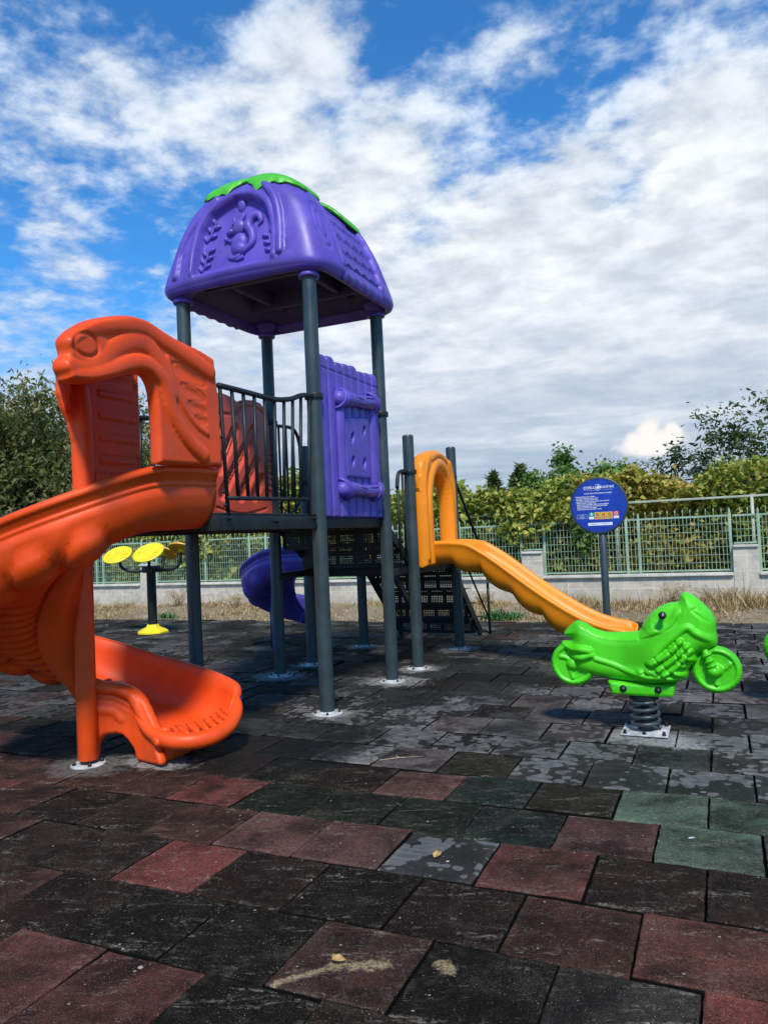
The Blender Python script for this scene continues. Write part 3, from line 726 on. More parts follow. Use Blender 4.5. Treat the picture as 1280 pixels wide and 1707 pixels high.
def clampobj(x, y, z):
    m = clamp(x, y, z); m.add(box((x+.0, y-.066, z), (.05, .03, .040), .006)); m.add(box((x, y+.066, z), (.05, .03, .040), .006))
    for s in (-1, 1): m.add(lathe([(.012, 0), (.012, .006), (.007, .010)], 8, (x+s*.024, y-.070, z), roty(s*pi/2)))
    return obj('clamp', m.out(), DARK, PS, angle=50)
XR = XA+.004
railing([(XR, 3.86, 2.335), (XR, 4.15, 2.338), (XR, 4.50, 2.342), (XR, 4.72, 2.375), (XR, 4.88, 2.425), (XR, 5.02, 2.45)], [(XR, 3.90, 1.628), (XR, 4.94, 1.645)], 10)
clampobj(XA, 5.09, 2.45); clampobj(XA, 6.345, 2.47); clampobj(XA, 6.995, 1.97); clampobj(XA, 8.265, 1.98)
clampobj(XB, 5.10, 2.45); clampobj(XB, 6.39, 2.52); clampobj(XB, 7.03, 1.95)
railing([(XB, 3.86, 2.335), (XB, 4.20, 2.338), (XB, 4.50, 2.342), (XB, 4.75, 2.375), (XB, 4.90, 2.425), (XB, 5.04, 2.45)], [(XB, 3.90, 1.66), (XB, 4.94, 1.66)], 8)
def linkrail(x):
    m = MB()
    top = smoothpath([V(x, 6.41, 2.50), V(x, 6.75, 2.52), V(x, 6.88, 2.48), V(x, 6.95, 2.35), V(x, 6.99, 2.12)], 6)
    m.add(tube(top, .018, 12)); bot = smoothpath([V(x, 6.42, 1.62), V(x, 6.60, 1.60), V(x, 6.80, 1.66), V(x, 6.93, 1.80), V(x, 6.97, 2.1)], 6); m.add(tube(bot, .014, 10))
    for y in (6.54, 6.68, 6.82): m.add(tube([(x, y, 2.50), (x, y, 1.62)], .012, 9))
    return obj('railing', m.out(), DARK, PS)
linkrail(XB)
m = MB()
m.add(tube(smoothpath([V(XA, 6.95, 1.975), V(XA, 6.80, 1.97), V(XA, 6.70, 1.93), V(XA, 6.66, 1.80)], 6), .019, 12))
m.add(tube([(XA, 6.67, 1.85), (XA, 6.68, 1.10)], .014, 10)); m.add(tube([(XA, 6.80, 1.96), (XA, 6.82, 1.14)], .012, 10))
obj('railing', m.out(), DARK, PS)
# stair handrails at the back
for x in (XB-.02, XA+.0):
    m = MB()
    m.add(tube(smoothpath([V(x, 8.30, 1.95), V(x, 8.45, 1.92), V(x, 9.0, 1.42), V(x, 9.48, .98), V(x, 9.55, .86), V(x, 9.55, .6)], 6), .017, 12))
    m.add(tube([(x, 9.55, .8), (x, 9.56, .0)], .017, 12)); m.add(tube([(x, 8.33, 1.25), (x, 9.52, .22)], .012, 9))
    for k in range(1, 5) if x < -3 else ():
        y = 8.33+k*.25; m.add(tube([(x, y, 1.92-(y-8.45)*.90), (x, y, 1.25-(y-8.33)*.86)], .010, 8))
    obj('handrail', m.out(), DARK, PS)
m = MB(); m.add(tube([(XB+.0, 7.09, 1.86), (XB, 8.25, 1.86)], .018, 12))
obj('railing', m.out(), DARK, PS)

# --- roof
RC = V(-3.43, 5.735)
RPROF = [(1.0, 1.0, 0.0), (1.022, 1.022, .035), (1.025, 1.025, .075), (1.0, 1.005, .16), (.945, .97, .30), (.875, .93, .46), (.77, .885, .62), (.63, .835, .745), (.48, .77, .825), (.32, .66, .88), (.165, .44, .913), (.05, .15, .924), (0, 0, .925)]
rp = np.array(smoothpath([V(*p) for p in RPROF], 9)); rp[:, :2] = np.clip(rp[:, :2], 0, 2)
RA = .772
def rn_(t): return 9-4.5*t
seL = [(-3.70, 4.32), (-3.868, 4.02), (-3.982, 3.78), (-4.003, 3.44)]
def ymir(q): return [(2*RC[0]-x, z) for x, z in q]
front_specs = [('step', T['arch_in'][:]+[(-3.10, 3.45), (-3.82, 3.45)], .022, -.05),
    ('line', T['roof_seamL'], .035, .022), ('line', T['roof_seamR'], .035, .022),
    ('line', [(-3.83, 3.50), (-3.84, 3.75), (-3.80, 3.96), (-3.70, 4.10), (-3.56, 4.18), (-3.45, 4.20), (-3.30, 4.17), (-3.15, 4.06), (-3.08, 3.90), (-3.05, 3.7), (-3.05, 3.5)], .030, .016)]
def _e(n): return T[n]
def leafspec(pts, w=.030):
    out = [('line', pts, .010, .018)]
    for i in range(len(pts)-1):
        (x0, z0), (x1, z1) = pts[i], pts[i+1]
        for s in (.25, .75):
            cx, cz = x0+(x1-x0)*s, z0+(z1-z0)*s; a = atan2(z1-z0, x1-x0)
            for sd_ in (-1, 1): out.append(('ell', cx+sd_*.030*sin(a), cz-sd_*.030*cos(a), .034, .017, a+sd_*.9, .022))
    return out
Cc = RC[0]
def side_relief(p):   # p: (y, z)
    yc = RC[1]
    h = -.035*sstep(.36-np.abs(p[:, 0]-yc), -.015, .02)
    inz = (np.abs(p[:, 0]-yc) < .36)
    row = (4.36-p[:, 1])/.135; fr = row-np.floor(row)
    colm = (p[:, 0]-yc)/.15+.5*(np.floor(row) % 2); cf = np.abs((colm-np.floor(colm))-.5)*2
    edge = np.clip(fr+.28*cf**2, 0, 1.0)
    t = .020*np.where(edge > .93, 0, edge)
    h = h+np.where(inz, t, 0)
    h = h+relief(p, [('ring', yc-.53, 3.83, .085, .20, -.15, -.014, .012), ('ring', yc-.53, 3.83, .045, .12, -.15, -.014, .012), ('ring', yc+.53, 3.83, .085, .20, .15, -.014, .012), ('ring', yc+.53, 3.83, .045, .12, .15, -.014, .012),
                     ('line', [(yc-.40, 4.33), (yc-.39, 4.0), (yc-.385, 3.6), (yc-.385, 3.45)], .025, .02), ('line', [(yc+.40, 4.33), (yc+.39, 4.0), (yc+.385, 3.6), (yc+.385, 3.45)], .025, .02)])
    return h
def roof_shell():
    NA = 640; NT_ = len(rp)
    # angles denser on the front
    A_ = np.linspace(0, 2*pi, NA, endpoint=False)
    v = np.zeros((NT_, NA, 3))
    for i, (s, s2, z) in enumerate(rp):
        t = i/(NT_-1); n = rn_(t)
        c, q = np.cos(A_), np.sin(A_)
        r = 1/(np.abs(c)**n+np.abs(q)**n)**(1/n)
        x = c*r*s*RA; y = q*r*s2*RA
        v[i, :, 0] = RC[0]+x; v[i, :, 1] = RC[1]+y; v[i, :, 2] = 3.445+z
    zz = v[:, :, 2]; xx = v[:, :, 0]-RC[0]; yy = v[:, :, 1]-RC[1]
    flat = v.reshape(-1, 3)
    X_ = flat[:, 0]-RC[0]; Y_ = flat[:, 1]-RC[1]
    hf = 1.35*relief(flat[:, [0, 2]], front_specs)
    hs = side_relief(flat[:, [1, 2]])
    top = sstep(4.33-flat[:, 2], 0, .10)
    lowf = sstep(flat[:, 2], 3.50, 3.56)
    dom = np.abs(Y_)-np.abs(X_)
    wf = sstep(dom, .0, .03)*top*lowf; ws = sstep(-dom, .0, .03)*top*lowf
    fr = (Y_ < 0)
    # blow the corners out into soft hips
    flat[:, 1] += np.where(fr, -1, 1)*wf*np.where(fr, hf, hf*.6)
    flat[:, 0] += np.sign(X_)*ws*hs
    low = np.clip((3.75-flat[:, 2])/.30, 0, 1)
    flat[:, 2] += low*np.where(np.abs(Y_) > np.abs(X_), .045*np.clip(1-(X_/RA)**2, 0, 1)-.012, .03*np.clip(1-(Y_/RA)**2, 0, 1)-.012)
    # scalloped eave below the tiles
    m_ = (np.abs(Y_) < .36) & (flat[:, 2] < 3.53)
    flat[m_, 2] -= .022+.020*np.abs(np.sin((Y_[m_])/.15*pi))
    v = flat.reshape(NT_, NA, 3)
    verts = [tuple(p) for p in v.reshape(-1, 3)]; f = []
    for i in range(NT_-1):
        for k in range(NA):
            l = (k+1) % NA; f.append((i*NA+k, i*NA+l, (i+1)*NA+l, (i+1)*NA+k))
    # rolled lip going back inside
    def ring(s, z, n=9.0):
        c, q = np.cos(A_), np.sin(A_); r = 1/(np.abs(c)**n+np.abs(q)**n)**(1/n)
        return [(RC[0]+a*s*RA, RC[1]+b*s*RA, 3.445+z) for a, b in zip(c*r, q*r)]
    prev = 0
    for (s, z) in ((.975, -.022), (.945, -.020), (.925, .01), (.915, .08)):
        k0 = len(verts); R_ = ring(s, z)
        for p in R_:
            verts.append(p)
        for k in range(NA):
            l = (k+1) % NA; f.append((prev+l, prev+k, k0+k, k0+l))
        prev = k0
    return verts, f
roof = obj('roof', roof_shell(), PURPLE, PS)
def fronty(x, z):
    zz = rp[27:, 2]; sx_ = float(np.interp(z-3.445, zz, rp[27:, 0])); sy2 = float(np.interp(z-3.445, zz, rp[27:, 1])); t = float(np.interp(z-3.445, zz, np.arange(27, len(rp))))/(len(rp)-1); n = rn_(t)
    return RC[1]-sy2*RA*max(.05, 1-(abs(x-RC[0])/(sx_*RA+1e-6))**n)**(1/n)+.060
def fl(x, z, r, dy=0.0): return V(x, fronty(x, z)+dy, z)
def blob(cx, cz, rx_, rz_, ry_, rot=0.0, dy=0.0):
    v_, f_ = lathe([(max(1e-4, sin(a)), -cos(a)) for a in np.linspace(0, pi, 12)], 18)
    out_ = []
    for p in v_:
        x, z = p[0]*rx_, p[2]*rz_; out_.append((cx+x*cos(rot)-z*sin(rot), fronty(cx, cz)+dy+p[1]*ry_, cz+x*sin(rot)+z*cos(rot)))
    return out_, f_
def strip(pts, rad, n=10):
    P2 = [V(*q) for q in smoothpath([V(*q) for q in pts], 5)]; m_ = len(P2)
    return tube([fl(q[0], q[1], 0) for q in P2], [float(np.interp(k/(m_-1), np.linspace(0, 1, len(rad)), rad)) for k in range(m_)], n)
# squirrel eating a nut, moulded on the front of the roof
ox, oz = -3.44, 3.79
m = MB()
m.add(blob(ox-.005, oz+.115, .075, .068, .040)); m.add(blob(ox-.070, oz+.085, .042, .030, .036, .3)); m.add(blob(ox-.105, oz+.085, .012, .010, .022))
m.add(strip([(ox+.015, oz+.165), (ox+.040, oz+.215), (ox+.048, oz+.235)], [.022, .018, .004])); m.add(strip([(ox-.045, oz+.170), (ox-.050, oz+.205), (ox-.048, oz+.222)], [.018, .014, .003]))
m.add(blob(ox+.020, oz-.040, .080, .098, .042, -.25)); m.add(blob(ox+.045, oz-.085, .060, .058, .052))
m.add(strip([(ox-.010, oz+.030), (ox-.060, oz+.005), (ox-.095, oz+.020)], [.022, .019, .014])); m.add(blob(ox-.110, oz+.028, .022, .026, .030))
m.add(strip([(ox+.045, oz-.135), (ox-.02, oz-.150), (ox-.080, oz-.135)], [.026, .022, .012])); m.add(strip([(ox+.07, oz-.155), (ox+.02, oz-.165), (ox-.03, oz-.16)], [.02, .018, .01]))
m.add(strip([(ox+.085, oz-.10), (ox+.145, oz-.045), (ox+.135, oz+.04), (ox+.095, oz+.105), (ox+.120, oz+.175), (ox+.185, oz+.185), (ox+.215, oz+.130), (ox+.190, oz+.095)], [.018, .030, .038, .042, .042, .034, .022, .008], 14))
sq = obj('squirrel_relief', m.out(), PURPLE, roof)
obj('eye', blob(ox-.030, oz+.130, .010, .012, .008, 0, -.036), DARK, sq)
obj('acorn_relief', MB().add(blob(ox+.01, oz+.315, .040, .062, .026)).add(strip([(ox+.01, oz+.36), (ox+.02, oz+.40)], [.014, .008])).out(), PURPLE, roof)
for (lx, lz, la, k_) in ((-3.70, 3.93, 1.1, 5), (-3.74, 3.68, 1.3, 6), (-3.13, 3.74, 1.9, 6)):
    m = MB(); m.add(strip([(lx-.07*cos(la), lz-.09*sin(la)), (lx, lz), (lx+.07*cos(la), lz+.09*sin(la))], [.006, .009, .005]))
    for j in range(k_):
        t = (j/(k_-1)-.5)*1.7; sd_ = 1 if j % 2 else -1; px, pz = lx+.08*t*cos(la), lz+.10*t*sin(la)
        m.add(blob(px+sd_*.032*sin(la), pz-sd_*.032*cos(la), .036, .019, .020, la-sd_*.9, -.002))
    obj('leaf_relief', m.out(), PURPLE, roof)
# grey underside with ribs
m = MB(); NA = 96; A_ = np.linspace(0, 2*pi, NA, endpoint=False); vv = []
for (s, z, n) in ((.918, .06, 9), (.80, .085, 8), (.74, .15, 7), (.70, .26, 6), (.40, .30, 6), (.01, .31, 6)):
    c, q = np.cos(A_), np.sin(A_); r = 1/(np.abs(c)**n+np.abs(q)**n)**(1/n)
    vv += [(RC[0]+a*s*RA, RC[1]+b*s*RA, 3.445+z) for a, b in zip(c*r, q*r)]
ff = [(i*NA+k, i*NA+(k+1) % NA, (i+1)*NA+(k+1) % NA, (i+1)*NA+k) for i in range(5) for k in range(NA)]
m.add((vv, ff))
for s in (-1, 1):
    m.add(box((RC[0], RC[1]+s*.36, 3.62), (1.15, .05, .14), .012)); m.add(box((RC[0]+s*.36, RC[1], 3.63), (.05, 1.15, .11), .012))
obj('lining', m.out(), LINING, roof)
for (x, y, h) in POSTS[:4]:
    m = MB(); m.add(lathe([(.0575, 3.38), (.078, 3.38), (.084, 3.388), (.084, 3.405), (.076, 3.415), (.072, 3.43), (.082, 3.455), (.105, 3.475), (.115, 3.50), (.10, 3.53)], 36, (x, y, 0)))
    obj('post_collar', m.out(), PURPLE, roof)
def roofz(x, y):
    X_ = abs(x-RC[0])/RA; Y_ = abs(y-RC[1])/RA; m0 = 3*9
    for i in range(m0, len(rp)):
        n = rn_(i/(len(rp)-1)); g_ = (X_/(rp[i, 0]+1e-6))**n+(Y_/(rp[i, 1]+1e-6))**n
        if g_ >= 1:
            if i > m0:
                n = rn_((i-1)/(len(rp)-1)); g0 = (X_/(rp[i-1, 0]+1e-6))**n+(Y_/(rp[i-1, 1]+1e-6))**n
                return 3.445+rp[i-1, 2]+(rp[i, 2]-rp[i-1, 2])*(1-g0)/(g_-g0+1e-9)
            return 3.445+rp[i, 2]
    return 3.445+rp[-1, 2]
def leafcap(cx, cy, rx_, ry_, lobes, ph, rot=0):
    out = []
    for k in range(120):
        a = 2*pi*k/120; r = 1+.10*abs(sin(lobes*a/2+ph))-.07+.02*sin(a*17)
        px, py = rx_*r*cos(a), ry_*r*sin(a); out.append((cx+px*cos(rot)-py*sin(rot), cy+px*sin(rot)+py*cos(rot)))
    specs = []
    for k in range(lobes):
        a = 2*pi*(k+.5)/lobes+ph; ex, ey = rx_*.85*cos(a), ry_*.85*sin(a)
        e = (cx+ex*cos(rot)-ey*sin(rot), cy+ex*sin(rot)+ey*cos(rot)); specs.append(('line', [(cx, cy), e], .014, -.012))
        specs.append(('line', [((cx+e[0])/2, (cy+e[1])/2), ((cx+e[0])/2+.08*cos(a+.8), (cy+e[1])/2+.08*sin(a+.8))], .010, -.010))
        specs.append(('line', [((cx+e[0])/2, (cy+e[1])/2), ((cx+e[0])/2+.08*cos(a-.8), (cy+e[1])/2+.08*sin(a-.8))], .010, -.010))
    def to3(p, o):
        z = np.array([roofz(a, b) for a, b in p]); return np.stack([p[:, 0], p[:, 1], z+.026+o], 1)
    return slab(out, to3, .052, .016, specs, rnd=.022, hmin=.004)
lc = obj('leaf_cap', leafcap(-3.62, 5.40, .27, .325, 5, .3, -.25), LEAFG, roof)
lc2 = obj('leaf_cap', leafcap(-3.20, 5.40, .29, .33, 5, 1.1, .3), LEAFG, roof)
lc3 = obj('leaf_cap', leafcap(-3.09, 6.06, .25, .27, 5, .5, .2), LEAFG, roof)
obj('flower_knob', lathe([(.022, 0), (.028, .01), (.022, .024), (.008, .03)], 12, (-3.24, 5.42, roofz(-3.24, 5.42)+.03)), INKO, roof)

# --- purple panel with log frame and padded window (between right hand posts)
yl, yr = 5.165, 6.275; zb, zt = 1.505, 2.735
out = [(yl, zb), (yr, zb), (yr, zt)]
nlog = 8; w = (yr-yl)/nlog
for k in range(nlog):
    c = yr-w*(k+.5); top = zt+.055-.012*((k*7) % 3)
    for a in np.linspace(0, pi, 7)[1:-1] if k not in (0,) else np.linspace(0, pi, 7)[:-1]: out.append((c+w*.5*cos(a), top+.035*sin(a)))
    out.append((c-w*.5, top-.012))
out[-1] = (yl, zt+.03)
sp = []
for k in range(1, nlog): sp.append(('line', [(yl+w*k, zb+.0), (yl+w*k+.002, 2.0), (yl+w*k, zt+.04)], .012, -.024))
for k in range(nlog): sp.append(('line', [(yl+w*(k+.5), zb), (yl+w*(k+.5), zt+.02)], w*.48, .020))
sp += [('line', [(yl+w*k+.01, zt-.03), (yl+w*(k+.9), zt-.034)], .006, -.012) for k in range(nlog)]
sp += [('ring', 5.30, 1.555, .012, .018, 0, -.02, .008), ('ring', 6.18, 1.555, .012, .018, 0, -.02, .008)]
holes = []
for (cy0, cz0) in ((5.665, 2.185), (5.885, 2.255), (5.665, 1.985), (5.885, 1.985)):
    holes.append([(cy0+.026*cos(a)+.010*sin(a), cz0+.040*sin(a)) for a in np.linspace(0, 2*pi, 13)[:-1]])
pp = obj('log_panel', slab(out, on_x(-2.840), .05, .010, sp, rnd=.014, hmin=.012), PURPLE, PS)
xf = -2.805
for (ya, za, yb, zb2) in ((5.385, 2.475, 6.17, 2.545), (5.385, 1.735, 6.18, 1.745)):
    pth = [V(xf+.02, ya+(yb-ya)*t, za+(zb2-za)*t+.006*sin(7*t)) for t in np.linspace(0, 1, 26)]
    rad = [.022 if t in (0, 1) else .060+.005*sin(9*t)+.003*sin(23*t) for t in np.linspace(0, 1, 26)]
    fl_ = obj('frame_log', tube(pth, rad, 28), PURPLE, pp)
    gr = PL()
    for (s0, s1, dz_, dep) in ((.20, .55, .025, .0), (.45, .80, -.018, 0), (.25, .42, -.02, 0), (.60, .82, .03, 0)):
        q = []
        for t in np.linspace(s0, s1, 8): q.append((xf+.02+.056, ya+(yb-ya)*t, za+(zb2-za)*t+dz_+.006*sin(9*t)))
        gr.add(tube(q, [.001]+[.0045]*6+[.001], 6))
    each('bark_line', gr, PURPLE, fl_)
for yy in (5.462, 6.082):
    obj('frame_rail', tube([(xf-.002, yy+.004*sin(9*t), 1.77+.73*t) for t in np.linspace(0, 1, 14)], [.050+.003*sin(11*t) for t in np.linspace(0, 1, 14)], 20), PURPLE, pp)
for (yc, zc, tilt) in ((5.475, 2.485, .5), (6.085, 2.535, -.5), (5.475, 1.74, -.5), (6.085, 1.745, .5)):
    for k in (-1, 0, 1):
        q = []
        for a in np.linspace(-1.75, 1.75, 15):
            q.append((xf+.005+.075*cos(a), yc+k*.026+tilt*.075*sin(a), zc+.082*sin(a)))
        obj('binding', tube(q, [.006]+[.0135]*13+[.006], 9), PURPLE, pp)
hl_ = [[(cy0+.028*cos(a)+.012*sin(a), cz0+.042*sin(a)) for a in np.linspace(0, 2*pi, 15)[:-1]] for (cy0, cz0) in ((5.660, 2.181), (5.890, 2.262), (5.650, 1.978), (5.870, 1.980))]
obj('window_pad', slab([(5.535, 1.845), (5.995, 1.850), (6.005, 2.395), (5.530, 2.340)], on_x(-2.800), .045, .009, holes=hl_, rnd=.016, hmin=.010), PURPLE, pp)
obj('window_recess', slab([(5.52, 1.82), (6.03, 1.82), (6.03, 2.44), (5.52, 2.40)], on_x(-2.822), .02, .03), PURPLE, pp)
# --- faded red panel with slanting slots (far side of the high deck)
out = T['red_out']
out = [(5.16, 1.56), (5.16, 2.60), (5.25, 2.665)]+[p for p in out[2:9]]+[(6.28, 2.63), (6.315, 2.45), (6.325, 1.56)]
sp = [('line', [(5.20, 2.53), (5.45, 2.50), (5.70, 2.52), (5.80, 2.58), (5.95, 2.62), (6.10, 2.62), (6.22, 2.56), (6.27, 2.3), (6.28, 2.0)], .014, -.012), ('line', [(5.4, 1.66), (5.8, 1.60), (6.2, 1.66)], .012, -.012)]
for k in range(7): sp.append(('line', [(6.235, 1.85+.06*k), (6.295, 1.85+.06*k)], .012, .012))
hl = [smoothpath([(5.46, 2.02), (5.70, 2.40), (5.77, 2.41), (5.74, 2.33), (5.52, 1.97)], 5, True), smoothpath([(5.46, 1.78), (5.96, 2.40), (6.06, 2.43), (6.05, 2.33), (5.62, 1.80), (5.52, 1.72)], 5, True),
      smoothpath([(5.74, 1.80), (5.99, 2.10), (6.08, 2.13), (6.07, 2.03), (5.87, 1.78), (5.78, 1.73)], 5, True), smoothpath([(5.98, 1.80), (6.12, 1.96), (6.17, 1.93), (6.07, 1.77)], 5, True), smoothpath([(5.24, 2.08), (5.44, 2.38), (5.51, 2.40), (5.48, 2.32), (5.30, 2.05)], 5, True)]
for q in ([(5.28, 2.10), (5.47, 2.36)], [(5.47, 2.0), (5.73, 2.38)], [(5.50, 1.78), (6.03, 2.40)], [(5.78, 1.77), (6.05, 2.10)], [(6.0, 1.78), (6.14, 1.94)]): sp.append(('line', [q[0], ((q[0][0]+q[1][0])/2, (q[0][1]+q[1][1])/2), q[1]], .062, -.034))
def thin(q, w):
    (a, b), (c, d) = q; L_ = sqrt((c-a)**2+(d-b)**2); nx_, nz_ = -(d-b)/L_*w, (c-a)/L_*w
    return [(a+nx_*.4, b+nz_*.4), ((a+c)/2+nx_, (b+d)/2+nz_), (c+nx_*.4, d+nz_*.4), (c-nx_*.4, d-nz_*.4), ((a+c)/2-nx_, (b+d)/2-nz_), (a-nx_*.4, b-nz_*.4)]
hl = [thin(q, .017) for q in ([(5.32, 2.15), (5.44, 2.32)], [(5.51, 2.05), (5.68, 2.30)], [(5.58, 1.88), (5.92, 2.27)], [(5.82, 1.83), (6.0, 2.04)])]
obj('slotted_panel', slab(out, on_x(-4.05), .085, .012, sp, holes=hl, rnd=.03, hmin=.02), RED, PS)

# --- amber arch at the head of the straight slide
yy0, yy1 = 7.06, 8.21
out = smoothpath([(7.13, 1.0), (7.12, 1.5), (7.13, 1.96), (7.21, 2.13), (7.42, 2.21), (7.64, 2.24), (7.86, 2.21), (8.05, 2.13), (8.13, 1.96), (8.12, 1.5), (8.11, 1.0)], 4)
hole = smoothpath([(7.36, 1.06), (7.35, 1.5), (7.38, 1.76), (7.48, 1.93), (7.64, 1.99), (7.80, 1.93), (7.90, 1.76), (7.93, 1.5), (7.92, 1.06)], 4)
sp = [('line', [(7.29, 1.05), (7.28, 1.6), (7.32, 1.84), (7.44, 2.02), (7.64, 2.09), (7.84, 2.02), (7.96, 1.84), (8.0, 1.6), (7.99, 1.05)], .055, .030)]
sp += [('line', [(7.19, 1.1), (7.17, 1.6), (7.19, 1.92), (7.30, 2.12)], .04, .020), ('line', [(8.07, 1.1), (8.08, 1.6), (8.06, 1.92), (7.96, 2.12)], .04, .020), ('line', [(7.42, 2.14), (7.64, 2.19), (7.86, 2.14)], .035, .014)]
arch = obj('arch_panel', slab(out, on_x(-2.80), .15, .013, sp, holes=[hole], rnd=.045, hmin=.03), AMBER, PS)

# --- slides
def channel(path, W_, thick_b=.055, nside=1, bumps=None, ribs=None, grooves=True, lipn=0, scal=None):
    """path: list of (x, y, z_outer, z_inner, z_floor, scale); nside=+1: outer wall on the left of travel"""
    P_ = [np.array(tuple(p)+(1.0,)*(6-len(p)), float) for p in path]; n = len(P_); L_ = [0.0]
    for a, b in zip(P_[:-1], P_[1:]): L_.append(L_[-1]+np.linalg.norm((b-a)[:2]))
    rows = []; m_ = 0
    for i, p in enumerate(P_):
        t = P_[min(i+1, n-1)][:2]-P_[max(i-1, 0)][:2]; t /= np.linalg.norm(t); lat = np.array([-t[1], t[0]])*nside
        zo, zi, zf = p[2], p[3], p[4]; Wd = W_*(p[5] if len(p) > 5 else 1); zb_ = zf-thick_b
        if scal: zb_ -= scal(L_[i])
        if lipn: zb_ -= .035*float(sstep(np.array(L_[i]), L_[-1]-.35, L_[-1]-.08))
        def L2(a, b, k): return a+(b-a)*k
        pr = []
        pr += [(Wd-.048, zo-.016), (Wd-.036, zo-.003), (Wd-.018, zo+.001), (Wd+.002, zo-.006), (Wd+.012, zo-.020), (Wd+.012, zo-.036), (Wd+.004, zo-.048), (Wd-.006, zo-.052)]
        hwo = max(.02, zo-zf)
        g1 = min(.09, hwo*.4)
        pr += [(Wd-.006, zo-g1+.006), (Wd-.016, zo-g1), (Wd-.006, zo-g1-.007)]
        if grooves: pr += [(Wd-.006, zo-g1-.026), (Wd-.017, zo-g1-.033), (Wd-.006, zo-g1-.041)]; ztop = zo-g1-.046
        else: pr += [(Wd-.006, zo-g1-.010)]*0; ztop = zo-g1-.012
        for k in np.linspace(0, 1, 9)[1:]:
            a = k*pi/2; pr.append((Wd-.008-.16*(1-cos(a)), ztop-(ztop-zb_)*sin(a)))
        for k in np.linspace(0, 1, 9)[1:-1]: pr.append((Wd-.168-(2*Wd-.336)*k, zb_))
        zt2 = zi-.05
        for k in np.linspace(1, 0, 9)[:-1]:
            a = k*pi/2; pr.append((-Wd+.008+.16*(1-cos(a)), zt2-(zt2-zb_)*sin(a)))
        pr += [(-Wd-.004, zi-.048), (-Wd-.012, zi-.036), (-Wd-.012, zi-.02), (-Wd-.002, zi-.006), (-Wd+.018, zi+.001), (-Wd+.036, zi-.003), (-Wd+.048, zi-.016)]
        for k in np.linspace(0, 1, 8)[1:]:
            a = k*pi/2; pr.append((-Wd+.055+.13*(1-cos(a)), zi-.03-(zi-.03-zf)*sin(a)))
        nf = 24
        for k in range(1, nf):
            x_ = -Wd+.185+(2*Wd-.37)*k/nf; zz_ = zf
            if lipn and L_[i] > L_[-1]-.26:
                s_ = sstep(L_[i], L_[-1]-.26, L_[-1]-.10); zz_ += s_*.014*abs(sin(pi*lipn*(x_+Wd)/(2*Wd)))
            pr.append((x_, zz_))
        for k in np.linspace(1, 0, 8)[:-1]:
            a = k*pi/2; pr.append((Wd-.055-.13*(1-cos(a)), zo-.03-(zo-.03-zf)*sin(a)))
        pr = np.array(pr); m_ = len(pr)
        nb = 11+8+7+8
        if bumps or ribs:
            j = np.arange(m_); off = np.zeros(m_)
            # outward normal approx for the outer wall (11..19) and underside
            tang = np.roll(pr, -1, 0)-np.roll(pr, 1, 0); nrm = np.stack([-tang[:, 1], tang[:, 0]], 1)
            nrm /= (np.linalg.norm(nrm, axis=1)[:, None]+1e-9)
            if nrm[17][0] < 0: nrm = -nrm
            if bumps:
                pitch, l0, amp, half = bumps
                ph = (L_[i]-l0)/pitch; q = (ph-round(ph))*pitch
                if L_[i] > l0-pitch*.5 and L_[i] < L_[-1]-.75:
                    for j_ in range(14, 30):
                        u_ = (j_-20.5)/5.5; e = (q/half)**2+u_**2
                        off[j_] += amp*max(0, 1-e)**.5 if e < 1 else -.016*max(0, 1-abs(e-1.15)/.28)
            if ribs:
                pitch, l0, amp = ribs
                if L_[i] > l0 and L_[i] < L_[-1]-.7:
                    for j_ in range(25, 45): off[j_] += amp*abs(sin(pi*L_[i]/pitch))*min(1, (j_-24)/4)
            pr = pr+nrm*off[:, None]
        rows.append([(p[0]+lat[0]*a, p[1]+lat[1]*a, z) for a, z in pr])
    v = [q for r in rows for q in r]; f = []
    for i in range(n-1):
        for k in range(m_):
            l = (k+1) % m_; f.append((i*m_+k, i*m_+l, (i+1)*m_+l, (i+1)*m_+k))
    for i, s in ((0, 1), (n-1, -1)):   # rounded end: shrink ring and close
        c = np.mean(rows[i], 0); t = (P_[1]-P_[0] if i == 0 else P_[-1]-P_[-2])[:2]; t = t/np.linalg.norm(t)*(-s)
        pts = np.array(rows[i]); k0 = len(v)
        # close by pairing the loop halves into a strip
        half = m_//2
        f2 = []
        a_, b_ = 0, m_-1
        while b_-a_ > 2:
            f2.append((i*m_+a_, i*m_+a_+1, i*m_+b_-1, i*m_+b_)); a_ += 1; b_ -= 1
        f2.append(tuple(i*m_+k for k in range(a_, b_+1)))
        f += f2
    return v, f
def spiral(A, a0, a1, z0, slope, R_=.55, depth=.30, entry=.30, exit_pts=(), step=3.0, win=.20, flat=17):
    """clockwise helix about A from angle a0 down to a1 (deg), z0 rim height at a0"""
    path = []
    t = np.array([sin(radians(a0)), -cos(radians(a0))]); p0 = np.array([A[0]+R_*cos(radians(a0)), A[1]+R_*sin(radians(a0))])
    for k in range(6, 0, -1):
        p = p0-t*entry*k/6; path.append((p[0], p[1], z0, z0, z0-depth))
    a = a0
    while a > a1-1e-6:
        s = (a0-a); z = z0-slope*(sqrt((s-flat)**2+60)+(s-flat))/2
        ease = min(1, s/40)
        zi = z-win*ease-0.0
        path.append((A[0]+R_*cos(radians(a)), A[1]+R_*sin(radians(a)), z, max(zi, z-depth+.07), z-depth)); a -= step
    return path
AX = V(-3.675, 3.54)
ps = spiral(AX, 0, -262, 1.812, .0052, R_=.545, entry=.27, depth=.315, step=2.0)
path = []
ps = [list(q) for q in ps]
for k, q in enumerate(ps):
    w0 = float(sstep(np.array(k-(len(ps)-26.0)), 0, 24)); q[3] = q[3]+(.47-q[3])*w0
for q in ps[:-1]: path.append(tuple(q))
